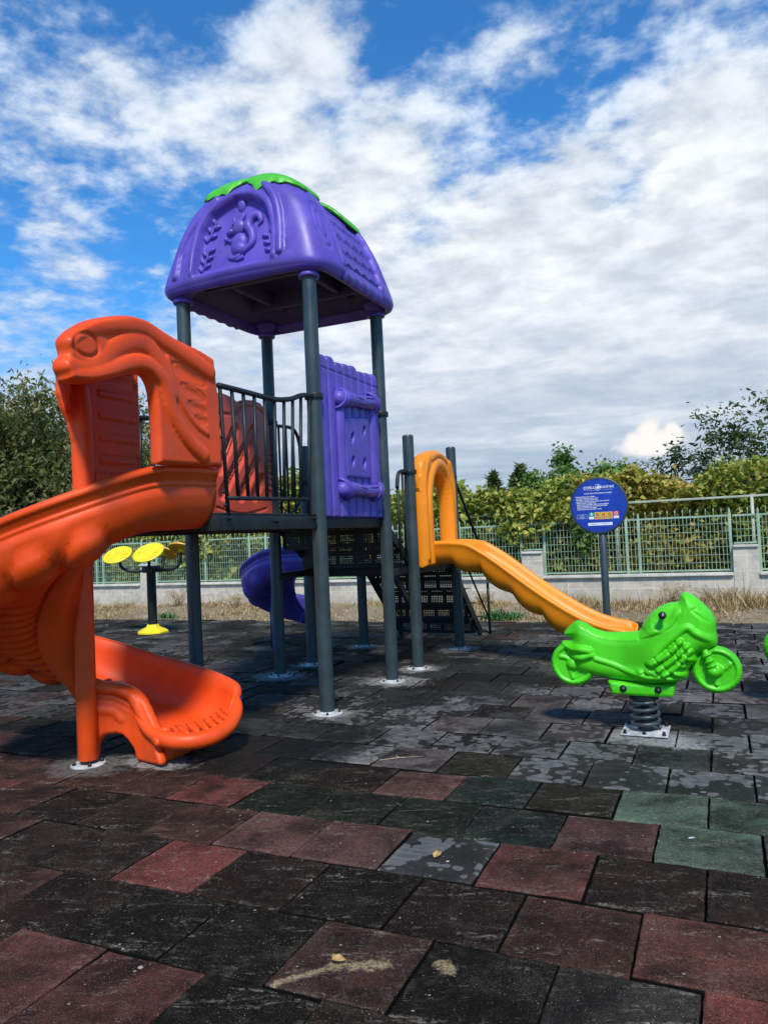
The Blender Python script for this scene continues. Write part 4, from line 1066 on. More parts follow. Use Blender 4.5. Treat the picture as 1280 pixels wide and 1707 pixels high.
zo, zi, zf = ps[-1][2], ps[-1][3], ps[-1][4]
ex = smoothpath([V(ps[-1][0], ps[-1][1]), V(-3.62, 4.075), V(-3.45, 4.045), V(-3.28, 3.99), V(-3.14, 3.93), V(-3.06, 3.895)], 7)
ZI = ((-3.75, .47), (-3.60, .475), (-3.47, .45), (-3.37, .385), (-3.29, .29), (-3.22, .235), (-3.12, .20), (-2.9, .18))
for k, p in enumerate(ex):
    t = k/(len(ex)-1)
    zfl = zf+(.185-zf)*sstep(t, 0, .75); zfl = zfl-.02*t
    zout = zo*(1-t)+.375*t; zout = max(zfl+.085, zout-(.060*sstep(t, .80, 1)))
    xi = p[0]-.07*t; zin = max(zfl+.065, float(np.interp(xi, [q[0] for q in ZI], [q[1] for q in ZI])))
    path.append((p[0], p[1], zout, zin, zfl, 1-.20*sstep(t, .80, 1.0)**2))
spi = obj('spiral_slide', channel(path, .315, nside=1, bumps=(.19, .67, .055, .082), ribs=(.085, 1.15, .018), lipn=7), ORANGE, PS)
# web to the centre column and the column itself
wv = []; wf = []
hel = [q for q in path if True][6:-len(ex)+2]
for q in hel:
    r = V(q[0], q[1])-AX; r /= np.linalg.norm(r); c1 = AX+r*.265; c0 = AX+r*.04
    zt_ = q[3]-.05; wv += [(c1[0], c1[1], zt_), (c0[0], c0[1], zt_-.04), (c0[0], c0[1], zt_-.30), (c1[0], c1[1], zt_-.16)]
for i in range(len(hel)-1):
    for k in range(4): wf.append((i*4+k, i*4+(k+1) % 4, i*4+4+(k+1) % 4, i*4+4+k))
wf.append((0, 1, 2, 3)); wf.append(tuple(len(wv)-1-k for k in range(4)))
obj('column_web', (wv, wf), ORANGE, spi)
obj('centre_column', lathe([(.058, .035), (.061, .04), (.0615, .5), (.063, .9), (.066, 1.3), (.066, 1.62), (.06, 1.66), (.0, 1.665)], 40, (AX[0], AX[1], 0)), ORANGE, spi, angle=50)
obj('column_foot', lathe([(.046, .006), (.046, .037)], 24, (AX[0], AX[1], 0)), BLACK, spi, angle=50)
obj('flange', lathe([(.105, .001), (.105, .007), (.10, .010), (.05, .010)], 32, (AX[0], AX[1], .001)), FLANGE, spi, angle=40)
each('bolt', bolts(AX[0], AX[1], .082, 4, .010, .9, .011), BLACK, spi, angle=40)
# skirt and splayed foot under the mouth of the slide
out = smoothpath([(-3.60, .50), (-3.35, .40), (-3.14, .22), (-3.02, .12), (-3.10, .035), (-3.30, .006), (-3.47, .006), (-3.52, .06), (-3.56, .12), (-3.66, .15), (-3.72, .13), (-3.74, .3), (-3.74, .50)], 4, True)
# the skirt follows the near edge of the trough, from the column to the toe
def skirt(p, o):
    x = p[:, 0]; y = np.interp(x, [-3.75, -3.66, -3.55, -3.45, -3.35, -3.25, -3.15, -3.0], [3.545, 3.60, 3.665, 3.69, 3.68, 3.655, 3.615, 3.57])
    return np.stack([x, y+.02-o, p[:, 1]], 1)
sk = [(-3.72, .50), (-3.62, .50), (-3.477, .470), (-3.375, .42), (-3.305, .345), (-3.24, .262), (-3.18, .205), (-3.15, .165), (-3.16, .125), (-3.20, .10), (-3.17, .055), (-3.18, .008), (-3.40, .006), (-3.43, .06), (-3.475, .12), (-3.52, .160), (-3.59, .168), (-3.635, .150), (-3.66, .10), (-3.668, .03), (-3.72, .02)]
sks = [('line', [(-3.74, .475), (-3.60, .465), (-3.46, .425), (-3.385, .345), (-3.315, .245), (-3.24, .185), (-3.18, .155)], .034, .022), ('line', [(-3.74, .43), (-3.58, .415), (-3.45, .36)], .012, -.012), ('line', [(-3.74, .405), (-3.58, .385), (-3.46, .33)], .012, -.010), ('line', [(-3.645, .325), (-3.56, .312), (-3.51, .265)], .026, .012)]
obj('skirt', slab(smoothpath(sk, 3, True), skirt, .075, .013, sks, rnd=.028, hmin=.012), ORANGE, spi)
m = MB()
vv = []; K = 14
for (z, hx, hy, cx, cy) in ((.003, .125, .17, -3.33, 3.85), (.02, .125, .17, -3.33, 3.85), (.08, .15, .19, -3.32, 3.89), (.15, .18, .22, -3.32, 3.94)):
    for k in range(28):
        a = 2*pi*k/28; r = 1/(abs(cos(a))**4+abs(sin(a))**4)**.25; vv.append((cx+hx*r*cos(a), cy+hy*r*sin(a), z))
ff = [(i*28+k, i*28+(k+1) % 28, (i+1)*28+(k+1) % 28, (i+1)*28+k) for i in range(3) for k in range(28)]+[tuple(range(27, -1, -1)), tuple(3*28+k for k in range(28))]
obj('slide_foot', (vv, ff), ORANGE, spi)

lp = smoothpath([V(-3.40, 3.675, .30), V(-3.28, 3.65, .215), (-3.15, 3.65, .165), V(-3.02, 3.70, .150), V(-2.93, 3.81, .155), V(-2.90, 3.95, .19), V(-2.93, 4.08, .26), V(-3.02, 4.19, .34)], 6)
nl = len(lp); obj('lip_roll', tube(lp, [.012+.042*sin(pi*k/(nl-1))**.5 for k in range(nl)], 18), ORANGE, spi)
for k in range(7):
    t = k/6; c = V(-3.06, 3.71, .205)*(1-t)+V(-2.95, 4.02, .245)*t+V(.035*sin(pi*t), 0, -.012*sin(pi*t)); d = V(.094, -.034, -.020)
    obj('toe_ridge', tube([c-d*.95, c-d*.4, c, c+d*.35, c+d*.62], [.004, .016, .023, .019, .006], 12), ORANGE, spi)
# hood over the slide entry
for _k in list(T):
    if _k.startswith('hood'): T[_k] = [(y+.045*max(0, 3.2-y)/.65, z) for y, z in T[_k]]
def sl(n): return T[n]
ho = smoothpath(T['hood_out'][3:28], 3)
ho = [T['hood_out'][0], T['hood_out'][1], T['hood_out'][2]]+[tuple(p) for p in ho]+[(3.232, 2.047), (3.234, 1.939), (3.231, 1.793), (3.52, 1.80)]
def slot(n):
    c, a, b = T[n]; rx_ = sqrt((a[0]-c[0])**2+(a[1]-c[1])**2); return c[0], c[1], rx_, max(.012, sqrt((b[0]-c[0])**2+(b[1]-c[1])**2)*.9), atan2(a[1]-c[1], a[0]-c[0])
hs = [('line', T['hood_ridge'], .050, .020), ('line', T['hood_mouth1'], .052, .016), ('line', T['hood_mouth2'], .050, .026), ('line', T['hood_mouth3'], .020, .010),
      ('ell', 2.73, 2.335, .16, .10, .2, .012), ('ring', 2.722, 2.337, .080, .055, .1, -.010, .010), ('ell', 2.60, 2.20, .10, .06, .2, .022)]
for k in range(4):
    c0, c1, r0, r1, ro = slot('hood_slot%d' % k); hs.append(('ell', c0, c1, r0, r1, ro, -.010)); hs.append(('ring', c0, c1, r0*1.05, r1*1.15, ro, -.006, .009))
hood = obj('hood', slab(ho, on_x(-2.800), .085, .009, hs, rnd=.03, hmin=.014), ORANGE, PS)
# shell closing the hood between its two sides
def hmap(y, t):  # t 0 near side, 1 far side
    k = 1-.545*t*(2-t)*.5-.545*.5*t*t; k = 1-.59*t; return 3.80-(3.80-y)*k
tops = [np.array(p) for p in smoothpath([V(*q) for q in T['hood_out'][3:20]], 3)]
NS = 16; vv = []; ff = []
for i, p in enumerate(tops):
    for s in range(NS+1):
        t = s/NS; x = -2.82-.70*t; crown = .035*sin(pi*t)*min(1, i/6)
        y = hmap(p[0], t); zz_ = p[1]-.0*t*t*float(sstep(np.array(p[1]), 2.34, 2.16)); vv.append((x, y, zz_+crown*(1 if p[1] > 2.35 else 0)))
n1 = len(vv)
for i in range(len(tops)):
    for s in range(NS+1):
        x, y, z = vv[i*(NS+1)+s]; q = np.array([y, z])-np.array([3.4, 2.25]); q = q/np.linalg.norm(q)*.045
        vv.append((x, y-q[0], z-q[1]))
w_ = NS+1; m_ = len(tops)
for i in range(m_-1):
    for s in range(NS): a = i*w_+s; ff += [(a, a+1, a+w_+1, a+w_), (n1+a+w_, n1+a+w_+1, n1+a+1, n1+a)]
for s in range(NS):
    for i in (0, m_-1): a = i*w_+s; ff.append((a, a+1, n1+a+1, n1+a))
for i in range(m_-1):
    for s in (0, NS): a = i*w_+s; ff.append((a, a+w_, n1+a+w_, n1+a))
obj('hood_shell', (vv, ff), ORANGE, hood)
fo = [(3.845, 1.60), (3.845, 2.50), (3.60, 2.53), (3.40, 2.56), (3.28, 2.50), (3.20, 2.38), (3.19, 2.26), (3.22, 2.17), (3.265, 2.10), (3.295, 1.98), (3.30, 1.62)]
fs = [('line', [(3.35, 1.60), (3.35, 2.1), (3.33, 2.3)], .060, .045), ('step', [(3.44, 1.70), (3.84, 1.70), (3.84, 1.81), (3.44, 1.81)], .008, .022)]
for k in range(5):
    z0 = 1.86+.138*k; q = [(3.47, z0), (3.80, z0+.004), (3.80, z0+.052), (3.47, z0+.052)]; fs.append(('poly', q, .007, -.010, True)); fs.append(('step', q, .006, .006))
fs += [('ring', 3.81, 1.90, .014, .018, 0, -.02, .008), ('ring', 3.80, 2.38, .014, .018, 0, -.02, .008)]
fp = obj('hood_panel', slab(smoothpath(fo, 3, True) if False else fo, on_x(-3.46), .06, .013, fs, rnd=.022, hmin=.012), ORANGE, hood)
obj('bolt', lathe([(.020, 0), (.020, .004), (.016, .006), (.014, .014), (.006, .018)], 16, (-3.408, 3.52, 1.755), roty(pi/2)), BLACK, hood)
m = PL()
for (y, z) in ((3.80, 1.66), (3.80, 2.0), (3.81, 1.58)): m.add(lathe([(.014, 0), (.014, .005), (.008, .010)], 10, (-2.765, y, z), roty(pi/2)))
each('bolt', m, BLACK, hood)

# amber straight slide
rim = [(-2.79, 1.262), (-2.55, 1.262), (-2.36, 1.235), (-2.22, 1.16), (-2.08, 1.065), (-1.68, .762), (-1.38, .565), (-1.18, .46), (-1.02, .405), (-.88, .375), (-.80, .345)]
rr = smoothpath([V(*p) for p in rim], 10); path = []
n = len(rr)
for k, p in enumerate(rr):
    x, z = p; s_ = sstep(np.array(x), -1.25, -.80); path.append((x, 7.625, z, z, z-.185+.095*float(s_), 1-.10*float(sstep(np.array(x), -.86, -.80))))
def scal(L_):
    if L_ < .25 or L_ > 1.75: return 0.0 if L_ < .25 else .0
    q = ((L_-.25)/.30) % 1.0; return .075*(sin(pi*q**.75))**.8*(.5 if L_ > 1.6 else 1)
obj('straight_slide', channel(path, .335, thick_b=.060, nside=1, scal=scal), AMBER, PS)
obj('slide_foot', lathe([(.05, .0), (.05, .20), (.04, .24)], 18, (-1.15, 7.625, .002)), AMBER, PS)

# purple spiral slide behind
AP = V(-4.66, 8.28)
pp_ = spiral(AP, -82, -214, 1.27, .0058, R_=.62, entry=.25, depth=.30, step=2.5)
e0 = pp_[-1]; 
for k in range(1, 5): pp_.append((e0[0]+.05*k, e0[1]+.035*k, e0[2]-.014*k, max(e0[3]-.01*k, e0[4]+.05), max(.16, e0[4]-.010*k)))
ps2 = obj('spiral_slide', channel(pp_, .32, nside=1, bumps=(.30, .3, .03, .11), ribs=(.10, .3, .014)), PURPLE, PS)
ps2['label'] = 'purple spiral slide half hidden behind the posts'
obj('centre_column', lathe([(.062, .0), (.062, .9), (.05, .98)], 28, (AP[0], AP[1], .002)), PURPLE, ps2)
obj('prop', tube([(-5.19, 8.04, .0), (-5.19, 8.04, .62)], .024, 14), POST, ps2)
obj('prop', tube([(-4.95, 7.75, .0), (-4.95, 7.75, .70)], .05, 14), PURPLE, ps2)
# ------------------------------------------------------------------ motorbike spring riders
def make_rider(loc, label):
    R0 = V(-.515, 5.15, 0)   # traced at this spot, then moved to the rider's own origin
    root = empty('spring_rider', loc, label, 'spring rider', 'motorbike spring riders')
    def sh(L_): return [(x-R0[0], z) for x, z in L_]
    def ony(o_=0.0): return lambda p, o: np.stack([p[:, 0], -(o+o_), p[:, 1]], 1)
    K = {k: sh(T[k]) for k in T if k.startswith('bk_')}
    sp = [('line', K['bk_l1'], .022, .020), ('line', K['bk_l2'], .022, .014), ('line', K['bk_seat'], .014, .008), ('line', K['bk_l3'], .016, .018), ('line', K['bk_l4'], .014, .012)]
    sp += [('line', K['bk_t%d' % k], .021, .046) for k in (1, 2, 3)]
    for k in (1, 2, 3):
        a = V(*K['bk_t%d' % k][0]); b = V(*K['bk_t%d' % k][2]); mid = V(*K['bk_t%d' % k][1]); nn = V(-(b-a)[1], (b-a)[0]); nn /= np.linalg.norm(nn)
        for q in (a+(mid-a)*.35, mid+(b-mid)*.2, mid+(b-mid)*.75): sp.append(('poly', [q-nn*.022, q+nn*.022], .009, -.010))
    sp += [('line', K['bk_e1'], .026, .05), ('line', K['bk_e2'], .022, .045)]
    sp += [('ell', x, z, .026, .022, 0, .022) for x, z in K['bk_p']]
    sp += [('line', K['bk_r%d' % k], .018, .040) for k in (1, 2, 3, 4)]
    sp += [('poly', K['bk_ws'], .010, -.008), ('poly', K['bk_ws2'], .010, -.008)]
    kx, kz = K['bk_knob'][0]
    sp += [('ell', kx+.02, kz-.02, .11, .075, .7, -.02)]
    for k in range(7): sp.append(('poly', [(K['bk_seat'][0][0]+.05+.045*k, .64), (K['bk_seat'][0][0]+.04+.045*k, .72)], .012, -.007))
    zone = [(x, z) for x, z in K['bk_body']]
    def thickvar(p, o):   # fairing wider than the tail, leg shields bulge
        x, z = p[:, 0], p[:, 1]
        wv_ = .62+.38*sstep(x, -.15, .12)+.16*sstep(z, .45, .34)*sstep(-np.abs(x), -.28, -.12)
        wv_ = wv_*(1-.30*sstep(x, .36, .47))*(1-.25*sstep(-x, .36, .46))
        return np.stack([x, -o*wv_, z], 1)
    body = obj('body', slab(smoothpath(K['bk_body'], 2, True), thickvar, .25, .0078, sp, sp, rnd=.085, hmin=.012), GREEN, root, local=True)
    # wheels
    for (c, e, rr_) in ((K['bk_w'][0], K['bk_w'][2], .148), (K['bk_w'][1], K['bk_w'][3], .146)):
        circ = [(c[0]+rr_*cos(a), c[1]+rr_*sin(a)) for a in np.linspace(0, 2*pi, 49)[:-1]]
        ws = [('ring', c[0], c[1], rr_*.70, rr_*.70, 0, -.016, .012), ('step', [(c[0]+rr_*.64*cos(a), c[1]+rr_*.64*sin(a)) for a in np.linspace(0, 2*pi, 25)[:-1]], .010, -.016), ('ell', c[0], c[1], .040, .040, 0, .034)]
        for k in range(3):
            a = 2*pi*k/3+.5; ws.append(('line', [(c[0], c[1]), (c[0]+rr_*.35*cos(a-.25), c[1]+rr_*.35*sin(a-.25)), (c[0]+rr_*.62*cos(a), c[1]+rr_*.62*sin(a))], .014, .012))
        for k in range(26):
            a = 2*pi*k/26; ws.append(('poly', [(c[0]+rr_*.9*cos(a), c[1]+rr_*.9*sin(a)), (c[0]+rr_*cos(a+.05), c[1]+rr_*sin(a+.05))], .005, -.007))
        obj('wheel', slab(circ, ony(), .095, .0085, ws, ws, rnd=.034, hmin=.010), GREEN, root, local=True)
    # fork with gaiters
    fk = K['bk_fork']; m = MB()
    for sd_ in (-1, 1):
        m.add(tube([(fk[0][0]-.02, sd_*.055, fk[0][1]+.05), (fk[3][0]+.005, sd_*.060, fk[3][1])], [.020, .024], 12))
        for k in range(3): m.add(lathe([(.012, -.012), (.030, -.006), (.033, 0), (.030, .006), (.012, .012)], 14, (fk[k][0], sd_*.058, fk[k][1]), roty(-.45)))
        m.add(lathe([(.0, -.036), (.022, -.03), (.036, -.012), (.038, .004), (.030, .022), (.0, .030)], 16, (fk[3][0]+.002, sd_*.056, fk[3][1]-.004)))
    obj('fork', m.out(), GREEN, root, local=True)
    m = MB(); m.add(tube([(kx, -.185, kz), (kx, -.05, kz), (kx, .05, kz), (kx, .185, kz)], [.015]*4, 14))
    for sd_ in (-1, 1): m.add(lathe([(.0, -.022), (.018, -.02), (.024, -.008), (.024, .010), (.017, .020), (.0, .022)], 18, (kx, sd_*.178, kz), rotx(pi/2*-sd_)))
    obj('handle_grip', m.out(), BLACK, root, local=True)
    br = obj('bracket', slab(K['bk_plate'], ony(), .20, .012, rnd=.018, hmin=.085), GREEN, root, local=True, angle=45)
    m = PL()
    for (x, z) in K['bk_knob'][1:]: 
        for sd_ in (-1, 1): m.add(lathe([(.022, 0), (.022, .006), (.016, .008), (.013, .018), (.0, .021)], 16, (x, sd_*.1005, z), rotx(pi/2*-sd_)))
    each('bolt', m, BLACK, br, local=True)
    sx = .006
    cx = sx
    obj('top_plate', lathe([(.092, .215), (.092, .238), (.06, .244)], 28, (cx, 0, 0)), DARK, root, local=True, angle=40)
    turns = 3.9; pts = []; rad = []
    for k in range(int(turns*28)+1):
        t = k/(turns*28); a = 2*pi*turns*t; zz_ = .030+.180*t
        if t < .12: zz_ = .030+.02*t/.12
        if t >= .12: zz_ = .050+(.205-.050)*(t-.12)/.88
        pts.append((cx+.086*cos(a), .086*sin(a), zz_))
    obj('spring', tube(pts, .0115, 10), STEEL, root, local=True)
    obj('spring_core', lathe([(.045, .010), (.045, .05), (.030, .055), (.026, .12), (.034, .125), (.034, .14), (.026, .145), (.026, .20), (.05, .215)], 20, (cx, 0, 0)), DARK, root, local=True, angle=40)
    obj('base_plate', box((cx, 0, .008), (.285, .285, .008), .002), FLANGE, root, local=True, angle=40)
    m = PL()
    for a in (-1, 0, 1):
        for b in (-1, 1): m.add(lathe([(.014, 0), (.014, .006), (.010, .008), (.010, .020), (.005, .025)], 8, (cx+a*.118, b*.118, .012)))
    each('bolt', m, BLACK, root, local=True, angle=40)
    return root
rider = make_rider((-.515, 5.15, 0), 'lime green motorbike spring rider shown whole in front of the amber slide')
def copy_tree(o, parent=None):
    c = o.copy(); COL.objects.link(c); c.parent = parent
    for ch in list(o.children): copy_tree(ch, c)
    return c
r2_ = copy_tree(rider); r2_.location = (.775, 6.30, 0); r2_.rotation_euler = (0, 0, radians(206))
r2_['label'] = 'lime green motorbike spring rider cut off by the right edge of the photo'

# ------------------------------------------------------------------ information sign
SG = empty('information_sign', (-1.535, 10.98, 0), 'round blue information board with white lettering on a slate pole', 'sign')
sc_ = V(-1.555, 10.98, 1.63)
obj('pole', lathe([(.052, -.03), (.052, 1.25), (.045, 1.26), (.0, 1.262)], 24, (-1.53, 11.03, 0)), POST, SG, angle=50)
FA = rotx(pi/2)   # disc axis along -y
BD = empty_parent = None
brd = obj('board', lathe([(.395, -.012), (.405, -.006), (.405, .010), (.398, .014), (.380, .014), (.378, .008), (.0, .008)], 72, tuple(sc_), FA), [POST], SG, angle=40)
face = obj('board_face', lathe([(.377, .0), (.377, .012), (.0, .0125)], 72, tuple(sc_), FA), SIGNBLUE, brd, angle=40)
def text(name, s, size, x, z, mat, parent, align='CENTER', dy=-.0155, bold=0.0):
    cu_ = bpy.data.curves.new(name, 'FONT'); cu_.body = s; cu_.size = size; cu_.align_x = align; cu_.align_y = 'CENTER'; cu_.extrude = .0006; cu_.offset = bold; cu_.resolution_u = 3
    to = bpy.data.objects.new(name+'_c', cu_); COL.objects.link(to)
    dg = bpy.context.evaluated_depsgraph_get(); me = bpy.data.meshes.new_from_object(to.evaluated_get(dg)); bpy.data.objects.remove(to)
    me.transform(Matrix.Translation(Vector((sc_[0]+x-SG.location[0], sc_[1]+dy-SG.location[1], sc_[2]+z)))@Matrix.Rotation(pi/2, 4, 'X'))
    me.materials.clear(); me.materials.append(mat)
    o = bpy.data.objects.new(name, me); COL.objects.link(o); o.parent = parent; return o
text('lettering', 'ÇORLU', .052, -.115, .258, INK, brd, bold=.0008)
text('lettering', 'BELEDİYESİ', .040, .118, .260, INK, brd, bold=.0008)
text('lettering', 'Çocuk Oyun Parkı Kullanım Kuralları', .0255, .0, .178, INK, brd, bold=.0006)
m = MB()
m.add(tube([(sc_[0]+.038*cos(a), sc_[1]-.0145, sc_[2]+.258+.045*sin(a)) for a in np.linspace(0, 2*pi, 25)[:-1]], .003, 5, closed=True))
m.add(slab([(-.02, .235), (.012, .228), (.016, .262), (.004, .292), (-.006, .270), (-.022, .262)], lambda p, o: np.stack([sc_[0]+p[:, 0], sc_[1]-.0145-o*.4, sc_[2]+p[:, 1]], 1), .003, .012))
m.add(box((sc_[0]-.12, sc_[1]-.0145, sc_[2]+.222), (.17, .001, .0025), 0)); m.add(box((sc_[0]+.12, sc_[1]-.0145, sc_[2]+.224), (.17, .001, .0025), 0))
obj('emblem', m.out(), INK, brd)
lines = ['Parkta bulunan oyun grupları', 'çocukların kullanımı içindir, zarar', 'vermeyiniz. Kurallara uyunuz ve', 'oyun alanını temiz tutunuz, çöpleri yere atmayın.',
         'Küçük çocuklar yetişkinlerin', 'gözetiminde oynamalıdır. Islak zeminde dikkatli', 'olunuz, kaydıraklardan ters çıkmayınız lütfen.', 'Salıncak önünden geçmeyiniz.', 'Arıza durumunda bize haber veriniz.']
for k, s in enumerate(lines): text('lettering', s, .0235, -.315+.002*k, .135-.0225*k, INK, brd, 'LEFT', bold=.0005)
m = MB(); m.add(tube([(sc_[0]-.235+.075*math.copysign(abs(cos(a))**.35, cos(a)), sc_[1]-.0145, sc_[2]-.150+.028*math.copysign(abs(sin(a))**.5, sin(a))) for a in np.linspace(0, 2*pi, 33)[:-1]], .0018, 5, closed=True))
obj('badge', m.out(), INK, brd)
for k, s in enumerate(('PARK', 'BİLGİ HATTI', '0282 000')): text('lettering', s, .015, -.235, -.135-.015*k, INK, brd)
def plate(x, z, w, h, mat, nm='label_panel', dy=-.0140): return obj(nm, box((sc_[0]+x, sc_[1]+dy, sc_[2]+z), (w, .0016, h), .0004), mat, brd, smooth=False)
plate(-.105, -.120, .070, .050, INKG); plate(-.105, -.172, .070, .036, INK)
for k in range(3): plate(-.022+.083*k, -.128, .078, .070, INKO); plate(-.022+.083*k, -.182, .078, .024, INKO)
plate(.232, -.120, .074, .056, INKR); plate(.232, -.172, .074, .036, INK)
plate(.01, -.262, .335, .040, INK); text('lettering', 'ACİL DURUM  112   İTFAİYE  110', .018, .01, -.262, SIGNBLUE, brd, dy=-.0155)
for k in range(3):
    obj('pictogram', MB().add(tube([(sc_[0]-.022+.083*k+.020*cos(a), sc_[1]-.0155, sc_[2]-.128+.020*sin(a)) for a in np.linspace(0, 2*pi, 17)[:-1]], .003, 5, closed=True)).add(box((sc_[0]-.022+.083*k, sc_[1]-.0155, sc_[2]-.128), (.038, .001, .006), 0, roty(.6))).out(), DARK, brd)
    text('lettering', ('DİKKAT', 'YASAK', 'UYARI')[k], .015, -.022+.083*k, -.182, DARK, brd, dy=-.0155)
obj('pictogram', tube([(sc_[0]+.232+.018*cos(a), sc_[1]-.0155, sc_[2]-.120+.018*sin(a)) for a in np.linspace(0, 2*pi, 17)[:-1]], .004, 5, closed=True), INK, brd)
obj('pictogram', lathe([(.0, -.018), (.012, -.008), (.012, .004), (.0, .02)], 10, (sc_[0]-.105, sc_[1]-.0150, sc_[2]-.120), V(1, .12, 1)*np.eye(3)), INK, brd)
m = PL()
for a in (.6, 1.15, 2.0, 2.55, 3.05, .05, 4.3, 5.1): m.add(lathe([(.009, 0), (.009, .003), (.005, .006)], 10, (sc_[0]+.345*cos(a), sc_[1]-.012, sc_[2]+.345*sin(a)), FA))
each('rivet', m, STEEL, brd)

PADBACKLIT = surf('backlit_yellow_plastic', (.88, .42, .02), .45, var=.08, vscale=5, dirt=.25, dirtcol=(.5, .35, .12))  # yellow pads seen from below: light through the plastic painted in as orange
# ------------------------------------------------------------------ twist trainer with yellow pads
def trainer(loc, label, pads, full=True):
    x0, y0 = loc
    t = empty('exercise_station', (x0, y0, 0), label, 'exercise equipment')
    obj('post', lathe([(.070, .02), (.070, .93), (.075, .94), (.075, 1.02), (.06, 1.03), (.0, 1.031)], 28, (x0, y0, 0)), DARK, t, angle=50)
    vv = []
    for (r, z) in ((.225, .003), (.225, .025), (.20, .045), (.10, .095), (.085, .13), (.083, .135)):
        for k in range(8):
            a = 2*pi*(k+.5)/8; vv.append((x0+r*1.08*cos(a), y0+r*1.08*sin(a), z))
    ff = [(i*8+k, i*8+(k+1) % 8, (i+1)*8+(k+1) % 8, (i+1)*8+k) for i in range(5) for k in range(8)]+[tuple(range(7, -1, -1)), tuple(40+k for k in range(8))]
    obj('base_cover', (vv, ff), YELLOW, t, smooth=False)
    hub = obj('hub', MB().add(box((x0, y0, .985), (.26, .13, .10), .012)).add(box((x0, y0, .985), (.12, .26, .10), .012)).out(), DARK, t, angle=40)
    for (px, py, pz, nx_, ny_, nz_, r) in pads:
        padm = YELLOW if ny_ < 0 else PADBACKLIT
        nrm = V(nx_, ny_, nz_); nrm /= np.linalg.norm(nrm); a = np.cross(nrm, V(0, 0, 1)); a /= np.linalg.norm(a); b = np.cross(nrm, a); A3 = np.array([a, b, nrm]).T
        c = V(px, py, pz)
        d0 = V(px-x0, py-y0, 0); d0 = d0/np.linalg.norm(d0)
        arm = smoothpath([V(x0, y0, .97)+d0*.05, V(x0, y0, .965)+d0*np.linalg.norm(V(px-x0, py-y0))*.55, V(x0, y0, 1.03)+d0*np.linalg.norm(V(px-x0, py-y0))*.88, c-nrm*.03], 6)
        ao = obj('arm', tube(arm, .024, 12), DARK, t)
        pd = obj('pad', lathe([(r*.5, -.016), (r*.9, -.014), (r, -.004), (r, .012), (r-.010, .020), (r*.9, .021), (r*.88, .018), (r*.25, .018), (r*.22, .022), (0, .022)], 40, tuple(c), A3), padm, ao, angle=35)
        m = MB()
        for s in (-1, 1): m.add(box(c+a*s*r*.62+nrm*.026, (.05, .05, .016), .006, A3))
        m.add(lathe([(.0, -.055), (.05, -.05), (.055, -.017)], 16, tuple(c), A3)); obj('pad_knob', m.out(), YELLOW if False else DARK, ao) if False else obj('pad_grip', m.out(), YELLOW, ao)
    return t
trainer((-8.08, 9.16), 'black exercise station with round yellow pads and a yellow foot behind the orange slide',
    [(-8.54, 8.95, 1.225, .12, -.52, .80, .225), (-7.78, 8.78, 1.245, .10, -.56, .80, .235), (-7.60, 9.32, 1.27, -.06, .48, .84, .205), (-8.20, 9.62, 1.22, .0, .5, .8, .205)])
t2 = empty('exercise_station', (-11.55, 9.16, 0), 'yellow topped black exercise post at the left edge of the photo, behind the orange rail', 'exercise equipment')
obj('post', lathe([(.06, .0), (.06, 1.80), (.12, 1.82), (.12, 1.855)], 24, (-11.50, 9.16, 0)), DARK, t2, angle=40)
obj('cap', lathe([(.19, 1.855), (.20, 1.87), (.20, 1.90), (.17, 1.93), (.08, 1.945), (.0, 1.95)], 28, (-11.50, 9.16, 0)), YELLOW, t2)

# ------------------------------------------------------------------ garden wall and fence
def wallmat():
    m, N, b = newmat('tiled_wall')
    oc = N.new('ShaderNodeTexCoord').outputs['Object']; x, y, z = N.sep(oc)
    br = N.new('ShaderNodeTexBrick'); N.l.new(N.comb(N.m('ADD', x, N.m('MULTIPLY', y, 1.0)), z, 0.0), br.inputs['Vector'])
    br.inputs['Scale'].default_value = 1.0; br.inputs['Brick Width'].default_value = .235; br.inputs['Row Height'].default_value = .255; br.offset = 0.0
    br.inputs['Mortar Size'].default_value = .010; br.inputs['Mortar Smooth'].default_value = .35
    br.inputs['Color1'].default_value = (.52, .465, .375, 1); br.inputs['Color2'].default_value = (.60, .54, .44, 1); br.inputs['Mortar'].default_value = (.66, .60, .50, 1)
    n1_ = N.noise(oc, 5, 7, .65, .8); n2_ = N.noise(oc, 30, 4, .6)
    c = N.mix(N.m('MULTIPLY', N.ss(n1_, .42, .68), .55), br.outputs['Color'], (.27, .25, .215))
    # pale stone figuring inside each tile, grime rising from the soil
    c = N.mix(N.m('MULTIPLY', N.ss(n2_, .5, .7), .3), c, (.60, .57, .52))
    g = N.m('MULTIPLY', N.ss(z, .30, .0), N.ss(N.noise(oc, 3, 6, .7), .35, .6)); c = N.mix(N.m('MULTIPLY', g, .6), c, (.30, .235, .15))
    N.l.new(c, b.inputs['Base Color']); b.inputs['Roughness'].default_value = .75
    N.l.new(N.bump(N.m('ADD', br.outputs['Fac'], N.m('MULTIPLY', n2_, .3)), .35, .01), b.inputs['Normal']); return m
WALLM = wallmat()
WY = 13.3; PIER = [-20.9, -17.95, -15.0, -12.04, -9.12, -6.20, -3.27, .165, 3.4]; PW = .37
WL = empty('garden_wall', (-6, WY, 0), 'low wall of pale stone tiles with raised piers behind the dry grass strip', 'wall')
for i, px in enumerate(PIER[:-1]):
    x0 = px+PW; x1 = PIER[i+1]
    obj('wall_section', box(((x0+x1)/2, WY+.10, .175), (x1-x0-.002, .20, .55), .004), WALLM, WL, smooth=False)
    obj('coping', box(((x0+x1)/2, WY+.085, .475), (x1-x0-.006, .29, .045), .008), CAP, WL, angle=40)
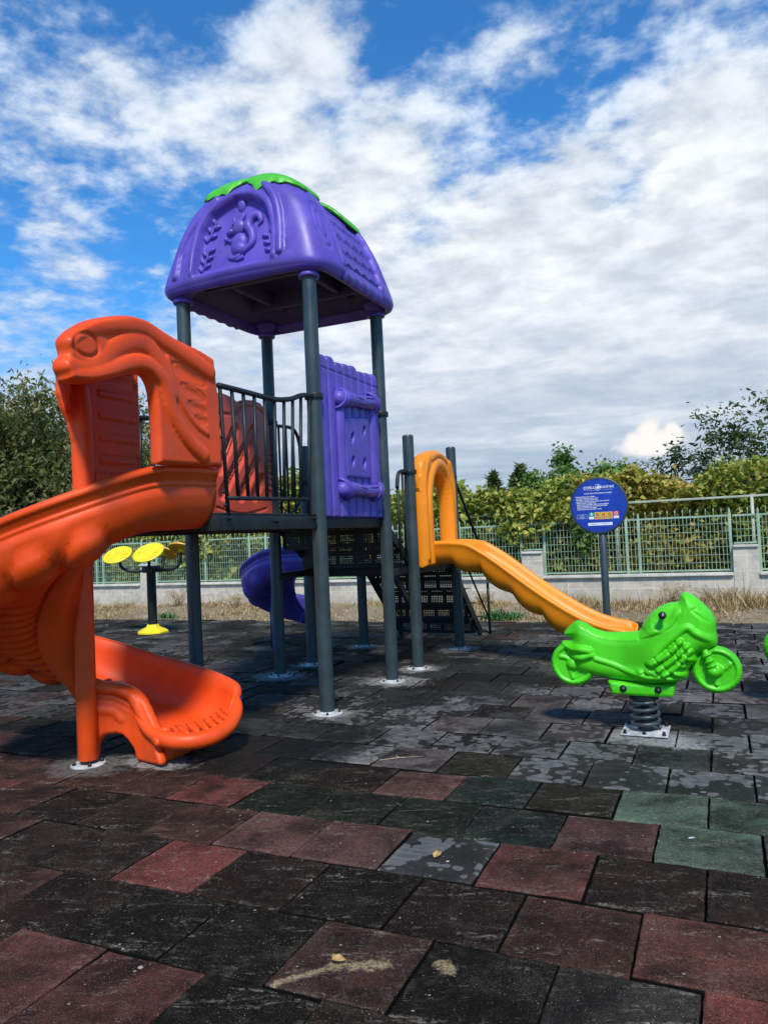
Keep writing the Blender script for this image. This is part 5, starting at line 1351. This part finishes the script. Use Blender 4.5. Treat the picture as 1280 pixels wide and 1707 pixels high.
for px in PIER:
    p = obj('pier', box((px+PW/2, WY+.10, .40), (PW, .225, 1.0), .005), WALLM, WL, smooth=False)
    obj('coping', MB().add(box((px+PW*.25+.003, WY+.09, .920), (PW*.48, .28, .036), .006)).add(box((px+PW*.75, WY+.09, .918), (PW*.50, .28, .036), .006)).out(), CAP, p, angle=40)
FN = empty('metal_fence', (-6, WY+.1, .5), 'pale green metal fence of thin bars with spear tips standing on the wall', 'fence')
FY = WY+.10
def fpost(x, z0, z1, w=.045): return obj('fence_post', MB().add(box((x, FY, (z0+z1)/2), (w, w, z1-z0), .004)).add(tube([(x, FY, z1), (x, FY, z1+.05), (x, FY, z1+.10)], [.016, .020, .001], 8)).out(), FENCE, FN, angle=40)
rf = random.Random(3)
def fpanel(x0, x1, z0, z1, zt_):
    m = MB(); m.add(box(((x0+x1)/2, FY, z1), (x1-x0, .030, .030), .002)); m.add(box(((x0+x1)/2, FY, z0), (x1-x0, .026, .026), .002))
    nb_ = max(2, int(round((x1-x0)/.058)))
    for k in range(1, nb_):
        x = x0+(x1-x0)*k/nb_
        long = k % 2 == 0
        zt2 = zt_ if long else z1
        m.add(bar((x+rf.gauss(0, .0015), FY-.014, z0), (x+rf.gauss(0, .002), FY-.014, zt2), .0075, .0075, 0, up=(0, 1, 0)))
        if long: m.add(tube([(x, FY-.014, zt2-.02), (x, FY-.014, zt2+.01), (x, FY-.014, zt2+.05)], [.006, .013, .001], 6))
    nr = max(2, int(round((z1-z0)/.125)))
    for j in range(1, nr):
        z = z0+(z1-z0)*j/nr; m.add(box(((x0+x1)/2, FY-.021+.001*(j % 2), z), (x1-x0, .007, .007), 0))
    obj('fence_panel', m.out(), FENCE, FN, smooth=False)
for i, px in enumerate(PIER[:-1]):
    x0 = px+PW+.025; x1 = PIER[i+1]-.02; xm = (x0+x1)/2
    dzz = rf.gauss(0, .006)
    fpanel(x0, xm-.10, .535, 1.415+dzz, 1.50); fpanel(xm-.10, xm+.10, .535, 1.415+dzz, 1.50); fpanel(xm+.10, x1, .535, 1.415+dzz, 1.50)
    for x in (x0, xm-.10, xm+.10, x1): fpost(x, .50, 1.44+rf.gauss(0, .01))
    fpanel(x1+.045, PIER[i+1]+PW-.01, .965, 1.41+dzz, 1.50)
for i, px in enumerate(PIER[:1]): pass
# pipe frame of the vine arbour standing behind the fence
AR = empty('vine_arbour', (-1.3, WY+.5, .1), 'rusty pale pipe arbour frame carrying the vines above the right part of the fence', 'arbour')
for x in (-1.62, .49, 2.9): obj('upright', tube([(x, FY+.05, .50), (x, FY+.05, 1.70)], .026, 12), PIPE, AR)
obj('top_pipe', box((.65, FY+.05, 1.715), (4.6, .05, .035), .006), PIPE, AR, angle=40)
obj('rafter', MB().add(tube([(.49, FY+.05, 1.70), (.49, FY+2.4, 1.95)], .022, 10)).add(tube([(-1.62, FY+.05, 1.70), (-1.62, FY+2.4, 1.95)], .022, 10)).out(), PIPE, AR)
AR2 = empty('vine_arbour', (-3.9, WY+.7, .1), 'dark old arbour beam half buried in vines left of the blue sign', 'arbour')
for x in (-4.75, -3.35): obj('upright', tube([(x, FY+.35, .0), (x, FY+.35, 1.60)], .022, 12), PIPE, AR2)
obj('beam', box((-4.05, FY+.35, 1.62), (1.5, .06, .03), .005), PIPE, AR2, angle=40)
obj('beam', box((-4.05, FY+.42, 1.575), (1.5, .05, .06), .005), BARK, AR2, angle=40)
# ------------------------------------------------------------------ foliage
def leaves(centres, size, jit=.35, droop=.3, aspect=.55, seed=0, upb=.2, tint=None):
    """many small folded leaves at the given centres (n,3)"""
    g = np.random.default_rng(seed); n = len(centres)
    d = g.normal(size=(n, 3)); d[:, 2] = d[:, 2]*.6-droop; d /= np.linalg.norm(d, axis=1)[:, None]
    nr = g.normal(size=(n, 3)); nr[:, 2] = np.abs(nr[:, 2])+upb
    s = np.cross(d, nr); s /= np.linalg.norm(s, axis=1)[:, None]; nn = np.cross(s, d)
    L_ = (size*np.exp(g.normal(0, jit, n)))[:, None]; Wd = L_*aspect
    b = centres; tip = b+d*L_-nn*L_*.15
    m1 = b+d*L_*.42+s*Wd*.5+nn*Wd*.14; m2 = b+d*L_*.42-s*Wd*.5+nn*Wd*.14
    v = np.stack([b, m1, tip, m2], 1).reshape(-1, 3)
    i = np.arange(n)*4
    f = np.concatenate([np.stack([i, i+1, i+2], 1), np.stack([i, i+2, i+3], 1)])
    t = g.random(n) if tint is None else np.clip(tint+g.normal(0, .16, n), 0, 1)
    return v, f, np.repeat(t, 4)
def leafobj(name, parts, mat, parent=None):
    v = np.concatenate([p[0] for p in parts]); k = 0; fs = []
    for p in parts: fs.append(p[1]+k); k += len(p[0])
    f = np.concatenate(fs); t = np.concatenate([p[2] for p in parts])
    if parent is not None: v = v-np.array(parent.location)
    me = bpy.data.meshes.new(name); me.vertices.add(len(v)); me.vertices.foreach_set('co', v.astype(np.float32).ravel())
    me.loops.add(len(f)*3); me.loops.foreach_set('vertex_index', f.astype(np.int32).ravel())
    me.polygons.add(len(f)); me.polygons.foreach_set('loop_start', np.arange(len(f), dtype=np.int32)*3); me.polygons.foreach_set('loop_total', np.full(len(f), 3, np.int32))
    me.update(); a = me.attributes.new('tint', 'FLOAT', 'POINT'); a.data.foreach_set('value', t.astype(np.float32))
    me.materials.append(mat); o = bpy.data.objects.new(name, me); COL.objects.link(o); o.parent = parent; return o
def grow(base, height, seed, nlimb, spread, r0=.09, tips_per=5, lean=(0, 0)):
    """trunk with limbs; returns mesh parts and tip points"""
    r = random.Random(seed); m = MB(); tips = []
    b = V(*base); top = b+V(lean[0], lean[1], height)
    tr = smoothpath([b, b+(top-b)*.35+V(r.uniform(-.1, .1), r.uniform(-.1, .1), 0), b+(top-b)*.7+V(r.uniform(-.15, .15), r.uniform(-.15, .15), 0), top], 4)
    n = len(tr); m.add(tube(tr, [r0*(1-.85*k/(n-1)) for k in range(n)], 8)); tips.append(top)
    for i in range(nlimb):
        t = .22+.72*i/nlimb; p = tr[min(n-1, int(t*n))]; a = i*2.4+r.uniform(-.4, .4)
        ln = spread*(1-.35*t)*r.uniform(.7, 1.15); up_ = height*(.18+.20*r.random())
        e = p+V(cos(a)*ln, sin(a)*ln, up_); md = p+(e-p)*.5+V(0, 0, -.08*ln)
        lb = smoothpath([p, md, e], 4); k = len(lb); m.add(tube(lb, [r0*.42*(1-.8*q/(k-1)) for q in range(k)], 6))
        for j in range(tips_per):
            q = lb[min(k-1, int(k*(.35+.65*r.random())))]; e2 = q+V(r.gauss(0, 1), r.gauss(0, 1), r.uniform(-.1, 1.0))*spread*.30
            m.add(tube([q, q+(e2-q)*.5+V(0, 0, .03), e2], [r0*.13, r0*.09, r0*.04], 5)); tips.append(e2); tips.append(q+(e2-q)*.5)
        tips.append(e)
    return m, tips
def tree(name, base, height, seed, nlimb, spread, mat, label, cat, n_leaf, size, clump=.35, r0=.09, aspect=.5, droop=.3, tips_per=6, lean=(0, 0), group=None, zmin=None, shade=True, trunk='trunk'):
    root = empty(name, tuple(base), label, cat, group)
    m, tips = grow(base, height, seed, nlimb, spread, r0, tips_per, lean)
    obj(trunk, m.out(), BARK, root)
    g = np.random.default_rng(seed); tips = np.array(tips); k = g.integers(0, len(tips), n_leaf)
    tv = g.normal(.5, .22, len(tips))
    c = tips[k]+g.normal(size=(n_leaf, 3))*clump*np.array([1, 1, .8])*g.random((n_leaf, 1))**.4
    leafobj('crown', [leaves(c, size, .3, droop, aspect, seed+1, tint=np.clip(tv[k], 0, 1))], mat, root)
    return root
# left: walnut like tree filling the left edge, smaller ones beyond
tree('walnut_tree', (-19.6, 16.4, 0), 4.75, 21, 15, 2.4, LF_WALNUT, 'big dull green broadleaf tree at the left edge behind the orange hood', 'tree', 30000, .17, .62, .15, .42, .65, 8)
tree('walnut_tree', (-17.2, 17.6, 0), 4.25, 22, 12, 2.0, LF_WALNUT, 'dull green broadleaf tree right behind the column of the orange hood', 'tree', 18000, .16, .55, .12, .42, .65, 7)
tree('walnut_tree', (-22.6, 15.6, 0), 4.5, 23, 10, 2.2, LF_WALNUT, 'dull green broadleaf tree cut off by the left edge, beyond the yellow cap', 'tree', 15000, .17, .6, .12, .42, .65, 7)
tree('bare_sapling', (-13.4, 16.8, 0), 5.2, 31, 5, .5, LF_OLIVE, 'thin sapling whose twig tops rise over the railing left of the slotted red panel', 'tree', 260, .07, .12, .03, .4, .2, 3)
# vines along the fence: leaf curtains hung on the arbour, each stretch a plant of its own
def vine(x0, x1, topf, label, mat, n, seed, y0=13.62, y1=15.6, size=.086, zlow=.35, dens_top=.6, edge=.10):
    g = np.random.default_rng(seed)
    root = empty('grape_vine', ((x0+x1)/2, (y0+y1)/2, 0), label, 'vine', 'vines behind the fence')
    m = MB(); rr_ = random.Random(seed)
    for k in range(max(2, int((x1-x0)/1.1))):
        x = x0+(x1-x0)*(k+.5)/max(2, int((x1-x0)/1.1)); z = topf(x)-.25
        m.add(tube(smoothpath([V(x, y0+.8, -.05), V(x+rr_.uniform(-.2, .2), y0+.7, z*.5), V(x+rr_.uniform(-.3, .3), y0+.6, z), V(x+rr_.uniform(-.9, .9), y0+1.2, z+.1)], 5), [.03-.00105*q for q in range(16)], 6))
    obj('stem', m.out(), BARK, root)
    # clumps
    nc = int((x1-x0)*34); cx = g.uniform(x0, x1, nc); cyy = y0+(y1-y0)*g.random(nc)**1.35
    tz = np.array([topf(x) for x in cx]); u = g.random(nc); cz = zlow+(tz-zlow)*(1-(1-u)**1.0)
    topm = g.random(nc) < dens_top*.5; cz = np.where(topm, tz-np.abs(g.normal(0, .14, nc)), cz)
    cr = g.uniform(.12, .30, nc); ct = np.clip(g.normal(.45, .25, nc)+.25*(cz/2.4-.5), 0, 1)
    k = g.integers(0, nc, n)
    c = np.stack([cx[k], cyy[k], cz[k]], 1)+g.normal(size=(n, 3))*cr[k][:, None]*np.array([1, .8, .75])
    c[:, 2] = np.minimum(c[:, 2], np.array([topf(x) for x in c[:, 0]])+g.exponential(.05, n)); c[:, 1] = np.maximum(c[:, 1], y0-.04)
    c = c[c[:, 2] > .05]; kk = ct[k][:len(c)]
    parts = [leaves(c, size, .28, .25, .92, seed+1, .35, tint=kk)]
    # shoots standing above the mass and trailing through the bars
    ns = int((x1-x0)*3.0)
    for s in range(ns):
        x = g.uniform(x0, x1); y = g.uniform(y0, y0+1.2); z = topf(x)-.05; L_ = g.uniform(.15, .42); d = V(g.normal(0, .35), g.normal(0, .3), 1); d /= np.linalg.norm(d)
        q = np.array([V(x, y, z)+d*L_*t for t in np.linspace(0, 1, 12)])+g.normal(0, .02, (12, 3)); parts.append(leaves(q, size*.62, .2, .1, .85, seed+100+s, tint=np.full(12, .75)))
    leafobj('foliage', parts, mat, root); return root
def bump_(x, c, w, h): return h*math.exp(-((x-c)/w)**2)
w8 = lambda x: .09*sin(2.1*x)+.07*sin(4.7*x+1)+.045*sin(9.3*x+2)+.03*sin(17*x)
vine(-.55, 4.2, lambda x: 2.06+.10*(x+.5)+w8(x)*1.2, 'wide green and brown grape vine over the pipe arbour at the right edge', LF_VINE, 24000, 51)
vine(-2.35, -.50, lambda x: 2.07+w8(x)*1.2+bump_(x, -1.1, .6, .08), 'yellow brown grape vine right behind the blue round sign', LF_VINEBR, 13000, 52)
vine(-5.0, -2.30, lambda x: 2.00+w8(x)*1.3+bump_(x, -3.4, .4, .12), 'tangled yellow green vine between the amber arch and the blue sign', LF_VINE, 18000, 53)
vine(-8.0, -4.9, lambda x: 2.15+w8(x)*1.2, 'yellow green vine seen between the slate posts behind the amber arch', LF_VINE, 15000, 54)
vine(-10.4, -7.9, lambda x: 2.55+w8(x)*1.3, 'tall vine seen through the link railing right of the red panel', LF_VINE, 12000, 55)
vine(-13.6, -10.3, lambda x: 1.95+w8(x), 'low vine behind the exercise station under the high deck', LF_VINE, 14000, 56)
vine(-17.6, -13.5, lambda x: 2.2+w8(x), 'vine stretch below the dull green broadleaf trees', LF_OLIVE, 9000, 57)
# shoot heavy with leaves that spills through the fence
def spill(x, z, w, h, n, seed, label, mat):
    g = np.random.default_rng(seed); root = empty('vine_spray', (x, 13.33, z), label, 'vine')
    c = np.stack([g.normal(x, w, n), g.uniform(13.27, 13.6, n), z+g.normal(0, h, n)], 1)
    c[:, 2] = np.maximum(c[:, 2], .6)
    leafobj('foliage', [leaves(c, .10, .25, .5, .9, seed)], mat, root)
    obj('stem', tube(smoothpath([V(x, 13.7, z+h*1.5), V(x+.1, 13.42, z), V(x-.05, 13.36, z-h*1.2)], 5), .008, 6), BARK, root)
spill(-2.15, 1.20, .13, .17, 150, 71, 'pale green vine shoot hanging through the fence just left of the sign pole', LF_GREEN)
spill(-3.35, 1.45, .22, .16, 420, 72, 'yellow green vine spray over the pier left of the blue sign', LF_VINE)
spill(-10.6, 1.35, .30, .20, 420, 73, 'yellow green vine spray over the fence right of the exercise station', LF_VINE)
spill(-2.65, 1.60, .30, .12, 360, 74, 'vine spray over the top rail beside the blue sign', LF_VINE)
# dark growth further back that closes the view through the fence
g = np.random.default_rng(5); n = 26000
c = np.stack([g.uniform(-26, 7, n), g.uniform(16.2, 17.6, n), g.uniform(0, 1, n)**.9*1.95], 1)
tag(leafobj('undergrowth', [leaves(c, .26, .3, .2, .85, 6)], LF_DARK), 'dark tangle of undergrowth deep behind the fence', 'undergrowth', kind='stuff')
# trees whose tops show over the vines
tree('fruit_tree', (1.60, 18.4, 0), 3.3, 41, 9, 1.15, LF_OLIVE, 'dark olive tree at the right edge with long upright twigs', 'tree', 4200, .13, .30, .07, .42, .1, 7)
tree('fruit_tree', (.30, 18.2, 0), 3.15, 42, 6, .75, LF_OLIVE, 'sparse twiggy tree with a forked top just inside the right edge', 'tree', 1500, .12, .20, .05, .42, .0, 6)
tree('fruit_tree', (-.85, 18.6, 0), 2.72, 43, 6, .40, LF_OLIVE, 'small rounded twiggy tree below the white cumulus', 'tree', 900, .11, .14, .035, .45, .1, 6)
tree('fruit_tree', (-.30, 18.9, 0), 2.80, 44, 6, .42, LF_OLIVE, 'low grey green bush crown between the two twiggy trees', 'tree', 1400, .10, .18, .035, .4, .1, 6)
tree('young_tree', (-3.10, 17.2, 0), 2.52, 45, 7, .38, LF_GREEN, 'bright green young tree with a pointed top left of the blue sign', 'tree', 3600, .11, .16, .04, .6, .5, 5)
tree('young_tree', (-3.75, 17.3, 0), 2.30, 46, 5, .30, LF_GREEN, 'short bright green young tree left of the pointed one', 'tree', 1800, .10, .14, .035, .6, .5, 5)
tree('young_tree', (-2.35, 17.2, 0), 2.50, 47, 6, .36, LF_GREEN, 'bright green young tree right above the blue sign', 'tree', 3000, .11, .15, .04, .6, .5, 5)
tree('young_tree', (-1.85, 17.4, 0), 2.45, 48, 5, .26, LF_GREEN, 'small bright green tree top above the right rim of the blue sign', 'tree', 1500, .10, .14, .035, .6, .5, 4)
def conifer(x, y, h, r, seed, label):
    g = np.random.default_rng(seed); root = empty('cypress_tree', (x, y, 0), label, 'tree')
    obj('trunk', tube([(x, y, 0), (x, y, h*.9)], [.06, .015], 8), BARK, root)
    n = 5200; t = g.random(n)**.8; a = g.uniform(0, 2*pi, n); rad_ = r*(1-t**1.6)*(.5+.5*g.random(n)**.5)*(1+.25*np.sin(a*5+t*14))
    c = np.stack([x+rad_*np.cos(a), y+rad_*np.sin(a), h*(.25+.75*t)+.06*g.normal(size=n)], 1)
    leafobj('crown', [leaves(c, .13, .3, -.6, .3, seed)], LF_OLIVE, root)
conifer(-5.45, 19.5, 2.78, .42, 61, 'small dark green conifer top right beside the amber arch post')
conifer(-4.75, 19.6, 2.92, .50, 62, 'dark green conifer top between the amber arch and the young green trees')
conifer(-5.05, 20.2, 2.70, .5, 63, 'dark green conifer top standing between the two others')

# ------------------------------------------------------------------ strip of dry grass
g = np.random.default_rng(8)
def blades(n, xr, yr, hgt, seed, dens=None, w=.006, tint=None, z0=-.03, lay=.6):
    g = np.random.default_rng(seed); x = g.uniform(*xr, n); y = g.uniform(*yr, n)
    if dens is not None:
        k = g.random(n) < dens(x, y); x, y = x[k], y[k]
    n = len(x); h = hgt*np.exp(g.normal(0, .45, n)); 
    if dens is not None: h = h*np.clip(.5+dens(x, y), .4, 1.5)
    a = g.uniform(0, 2*pi, n); ln = h*g.uniform(.1, lay*2, n)
    zz = z0+.05*(y-10.8)/2.5*(y < 13.4)+.018*np.sin(x*1.7+y)
    b = np.stack([x, y, zz], 1); t = b+np.stack([np.cos(a)*ln, np.sin(a)*ln, h], 1); s = np.stack([-np.sin(a), np.cos(a), np.zeros(n)], 1)*(w*(1+g.random(n)))[:, None]
    m = b*.45+t*.55+np.stack([np.zeros(n), np.zeros(n), h*.14], 1)
    v = np.stack([b-s, b+s, m+s*.7, m-s*.7, t], 1).reshape(-1, 3); i = np.arange(n)*5
    f = np.concatenate([np.stack([i, i+1, i+2], 1), np.stack([i, i+2, i+3], 1), np.stack([i+3, i+2, i+4], 1)])
    tt = g.random(n) if tint is None else np.clip(g.normal(tint, .15, n), 0, 1)
    return v, f, np.repeat(tt, 5)
def patchy(x, y): return np.clip(.38+.42*np.sin(1.3*x+.6)*np.sin(2.7*x+y*1.5)+.30*np.sin(5.1*x+2)+.45*((x > -3.2) & (y > 12.2))+.25*(y > 12.7), .05, 1)
tag(leafobj('dry_grass', [blades(52000, (-18, 5), (10.80, 13.28), .030, 81, patchy, .0045, lay=.9), blades(9000, (-18, 5), (12.7, 13.28), .05, 82, lambda x, y: patchy(x, y)**2, .005, lay=.6), blades(3500, (-18, 5), (10.76, 11.0), .025, 83, None, .004, lay=1.0),
    blades(2600, (-3.0, .8), (12.3, 13.25), .09, 85, lambda x, y: np.clip(np.sin(2.2*x+1)+.3, 0, 1), .004, lay=.8)], LF_STRAW), 'straw coloured dry grass between the rubber tiles and the wall', 'dry grass', kind='stuff')
# a few separate weeds
def weed(x, y, r, h, n, seed, label, mat, name='weed_clump', cat='weed'):
    root = empty(name, (x, y, 0), label, cat)
    v, f, t = blades(n, (x-r, x+r), (y-r*.5, y+r*.5), h, seed, lambda a, b: np.clip(1.2-((a-x)/r)**2-((b-y)/(r*.5))**2, 0, 1), .007, lay=.8)
    leafobj('leaves', [(v, f, t)], mat, root)
weed(-3.15, 11.35, .38, .05, 900, 91, 'flat green weed patch in the dry grass under the amber slide', LF_WEED)
weed(-9.4, 11.0, .30, .05, 260, 92, 'small green weed tuft at the tile edge right of the exercise station', LF_WEED)
def bush(x, y, h, r, seed, label):
    root = empty('dry_bush', (x, y, 0), label, 'dry bush'); rr_ = random.Random(seed); m = MB(); q = []
    for k in range(46):
        a = rr_.uniform(0, 2*pi); l = r*rr_.uniform(.3, 1); e = V(x+cos(a)*l, y+sin(a)*l*.5, h*rr_.uniform(.35, 1)); b = V(x+rr_.gauss(0, .05), y, -.03)
        md = b+(e-b)*.5+V(rr_.gauss(0, .04), 0, .06); m.add(tube([b, md, e], [.005, .0035, .0015], 4)); q += [md+(e-md)*t for t in (.3, .7, 1)]
        for j in range(2): e2 = md+(e-md)*rr_.random(); m.add(tube([e2, e2+V(rr_.gauss(0, .08), rr_.gauss(0, .05), rr_.uniform(0, .10))], [.003, .001], 3))
    obj('twigs', m.out(), STRAW, root)
    leafobj('leaves', [leaves(np.array(q)+np.random.default_rng(seed).normal(0, .02, (len(q), 3)), .035, .3, 0, .4, seed)], LF_STRAW, root)
bush(-10.55, 12.75, .46, .42, 95, 'dry brown bush against the wall behind the exercise station foot')
bush(-9.15, 12.85, .30, .30, 96, 'small dry bush left of the slate post, against the wall')
bush(-.75, 12.9, .40, .36, 97, 'dry straw bush leaning on the wall right of the sign pole')
bush(-.1, 12.95, .30, .40, 98, 'low dry straw bush near the foot of the right pier')
bush(-3.9, 12.95, .26, .20, 99, 'tiny dry bush behind the middle of the amber slide')

# ------------------------------------------------------------------ litter on the tiles
def drop(name, x, y, z, s, seed, label, cat, mat, kind='stone'):
    r = random.Random(seed)
    if kind == 'stone':
        bm = bmesh.new(); bmesh.ops.create_icosphere(bm, subdivisions=2, radius=1)
        for v_ in bm.verts: v_.co = Vector((v_.co.x*s[0], v_.co.y*s[1], v_.co.z*s[2]))*r.uniform(.82, 1.12)
        me = bpy.data.meshes.new(name); bm.to_mesh(me); bm.free(); me.materials.append(mat); me.polygons.foreach_set('use_smooth', [True]*len(me.polygons))
        o = bpy.data.objects.new(name, me); COL.objects.link(o); o.location = (x, y, z); o.rotation_euler = (0, 0, r.uniform(0, 6))
    else:
        pts = []; K = 14
        for i in range(K):
            a = 2*pi*i/K; rad_ = (1-.30*cos(a)**8*(cos(a) < 0))*(1+.22*cos(a)**6*(cos(a) > 0))+.10*sin(5*a+seed); pts.append((s[0]*rad_*cos(a), s[1]*rad_*sin(a)))
        lf = slab(pts, lambda p, o: np.stack([p[:, 0], p[:, 1], s[2]*(np.abs(p[:, 1])/s[1])**1.4+s[2]*.5*(p[:, 0]/s[0])**2+o], 1), .0016, max(.006, s[0]*.22), hmin=.0006)
        o = obj(name, lf, mat); o.location = (x, y, z); o.rotation_euler = (r.uniform(-.15, .25), r.uniform(-.2, .2), r.uniform(0, 6))
    return tag(o, label, cat)
drop('dry_leaf', -1.148, 2.962, .010, (.026, .016, .006), 1, 'curled tan leaf on the grey wet tile', 'leaf', DRYLEAF, 'leaf')
drop('dry_leaf', -1.178, 2.117, .014, (.022, .014, .012), 2, 'folded tan leaf standing beside the spilled sand', 'leaf', DRYLEAF, 'leaf')
drop('pebble', -1.764, 1.886, .004, (.009, .007, .006), 3, 'small tan pebble on the red tile at the lower left', 'pebble', STONE)
drop('pebble', -1.090, 2.925, .003, (.008, .004, .003), 4, 'pale chip beside the tan leaf on the wet tile', 'pebble', FLANGE)
drop('pebble', -3.99, 5.36, .015, (.075, .055, .022), 5, 'flat grey stone on the dark tiles right of the orange slide mouth', 'stone', STONE)
drop('plastic_cap', -3.80, 5.357, .012, (.030, .026, .014), 6, 'tiny purple plastic piece on the tiles beside the grey stone', 'litter', PURPLE)
drop('pebble', -1.32, 3.30, .003, (.006, .005, .003), 7, 'tiny pale pebble on the dark tile behind the wet tile', 'pebble', STONE)
drop('pebble', -.182, 3.462, .004, (.006, .018, .003), 8, 'thin pale chip in the joint beside the light green tile', 'pebble', FLANGE)
drop('pebble', -.62, 1.92, .004, (.010, .008, .006), 9, 'sand coloured crumb on the black tile at the bottom middle', 'pebble', STONE)
drop('paver_chip', -9.9, 11.1, .0, (.20, .10, .05), 10, 'broken grey slab at the tile edge behind the exercise station', 'slab', STONE)
tw = obj('twig', MB().add(tube([(-1.93, 4.10, .006), (-1.84, 4.17, .008), (-1.71, 4.24, .007)], [.0025, .0025, .001], 6)).add(tube([(-1.84, 4.17, .008), (-1.88, 4.23, .010)], [.003, .001], 5)).out(), STRAW)
tag(tw, 'pale forked twig lying on the tiles in the middle foreground', 'twig')
tw = obj('twig', tube([(-1.50, 3.37, .005), (-1.40, 3.42, .006), (-1.31, 3.45, .005)], [.0018, .0018, .001], 6), BARK)
tag(tw, 'thin straight twig lying on a dark tile nearer than the forked one', 'twig')
for o in list(COL.objects):
    if o.parent is None and o.type in ('MESH', 'EMPTY') and 'kind' not in o and 'label' not in o: print('UNTAGGED', o.name)
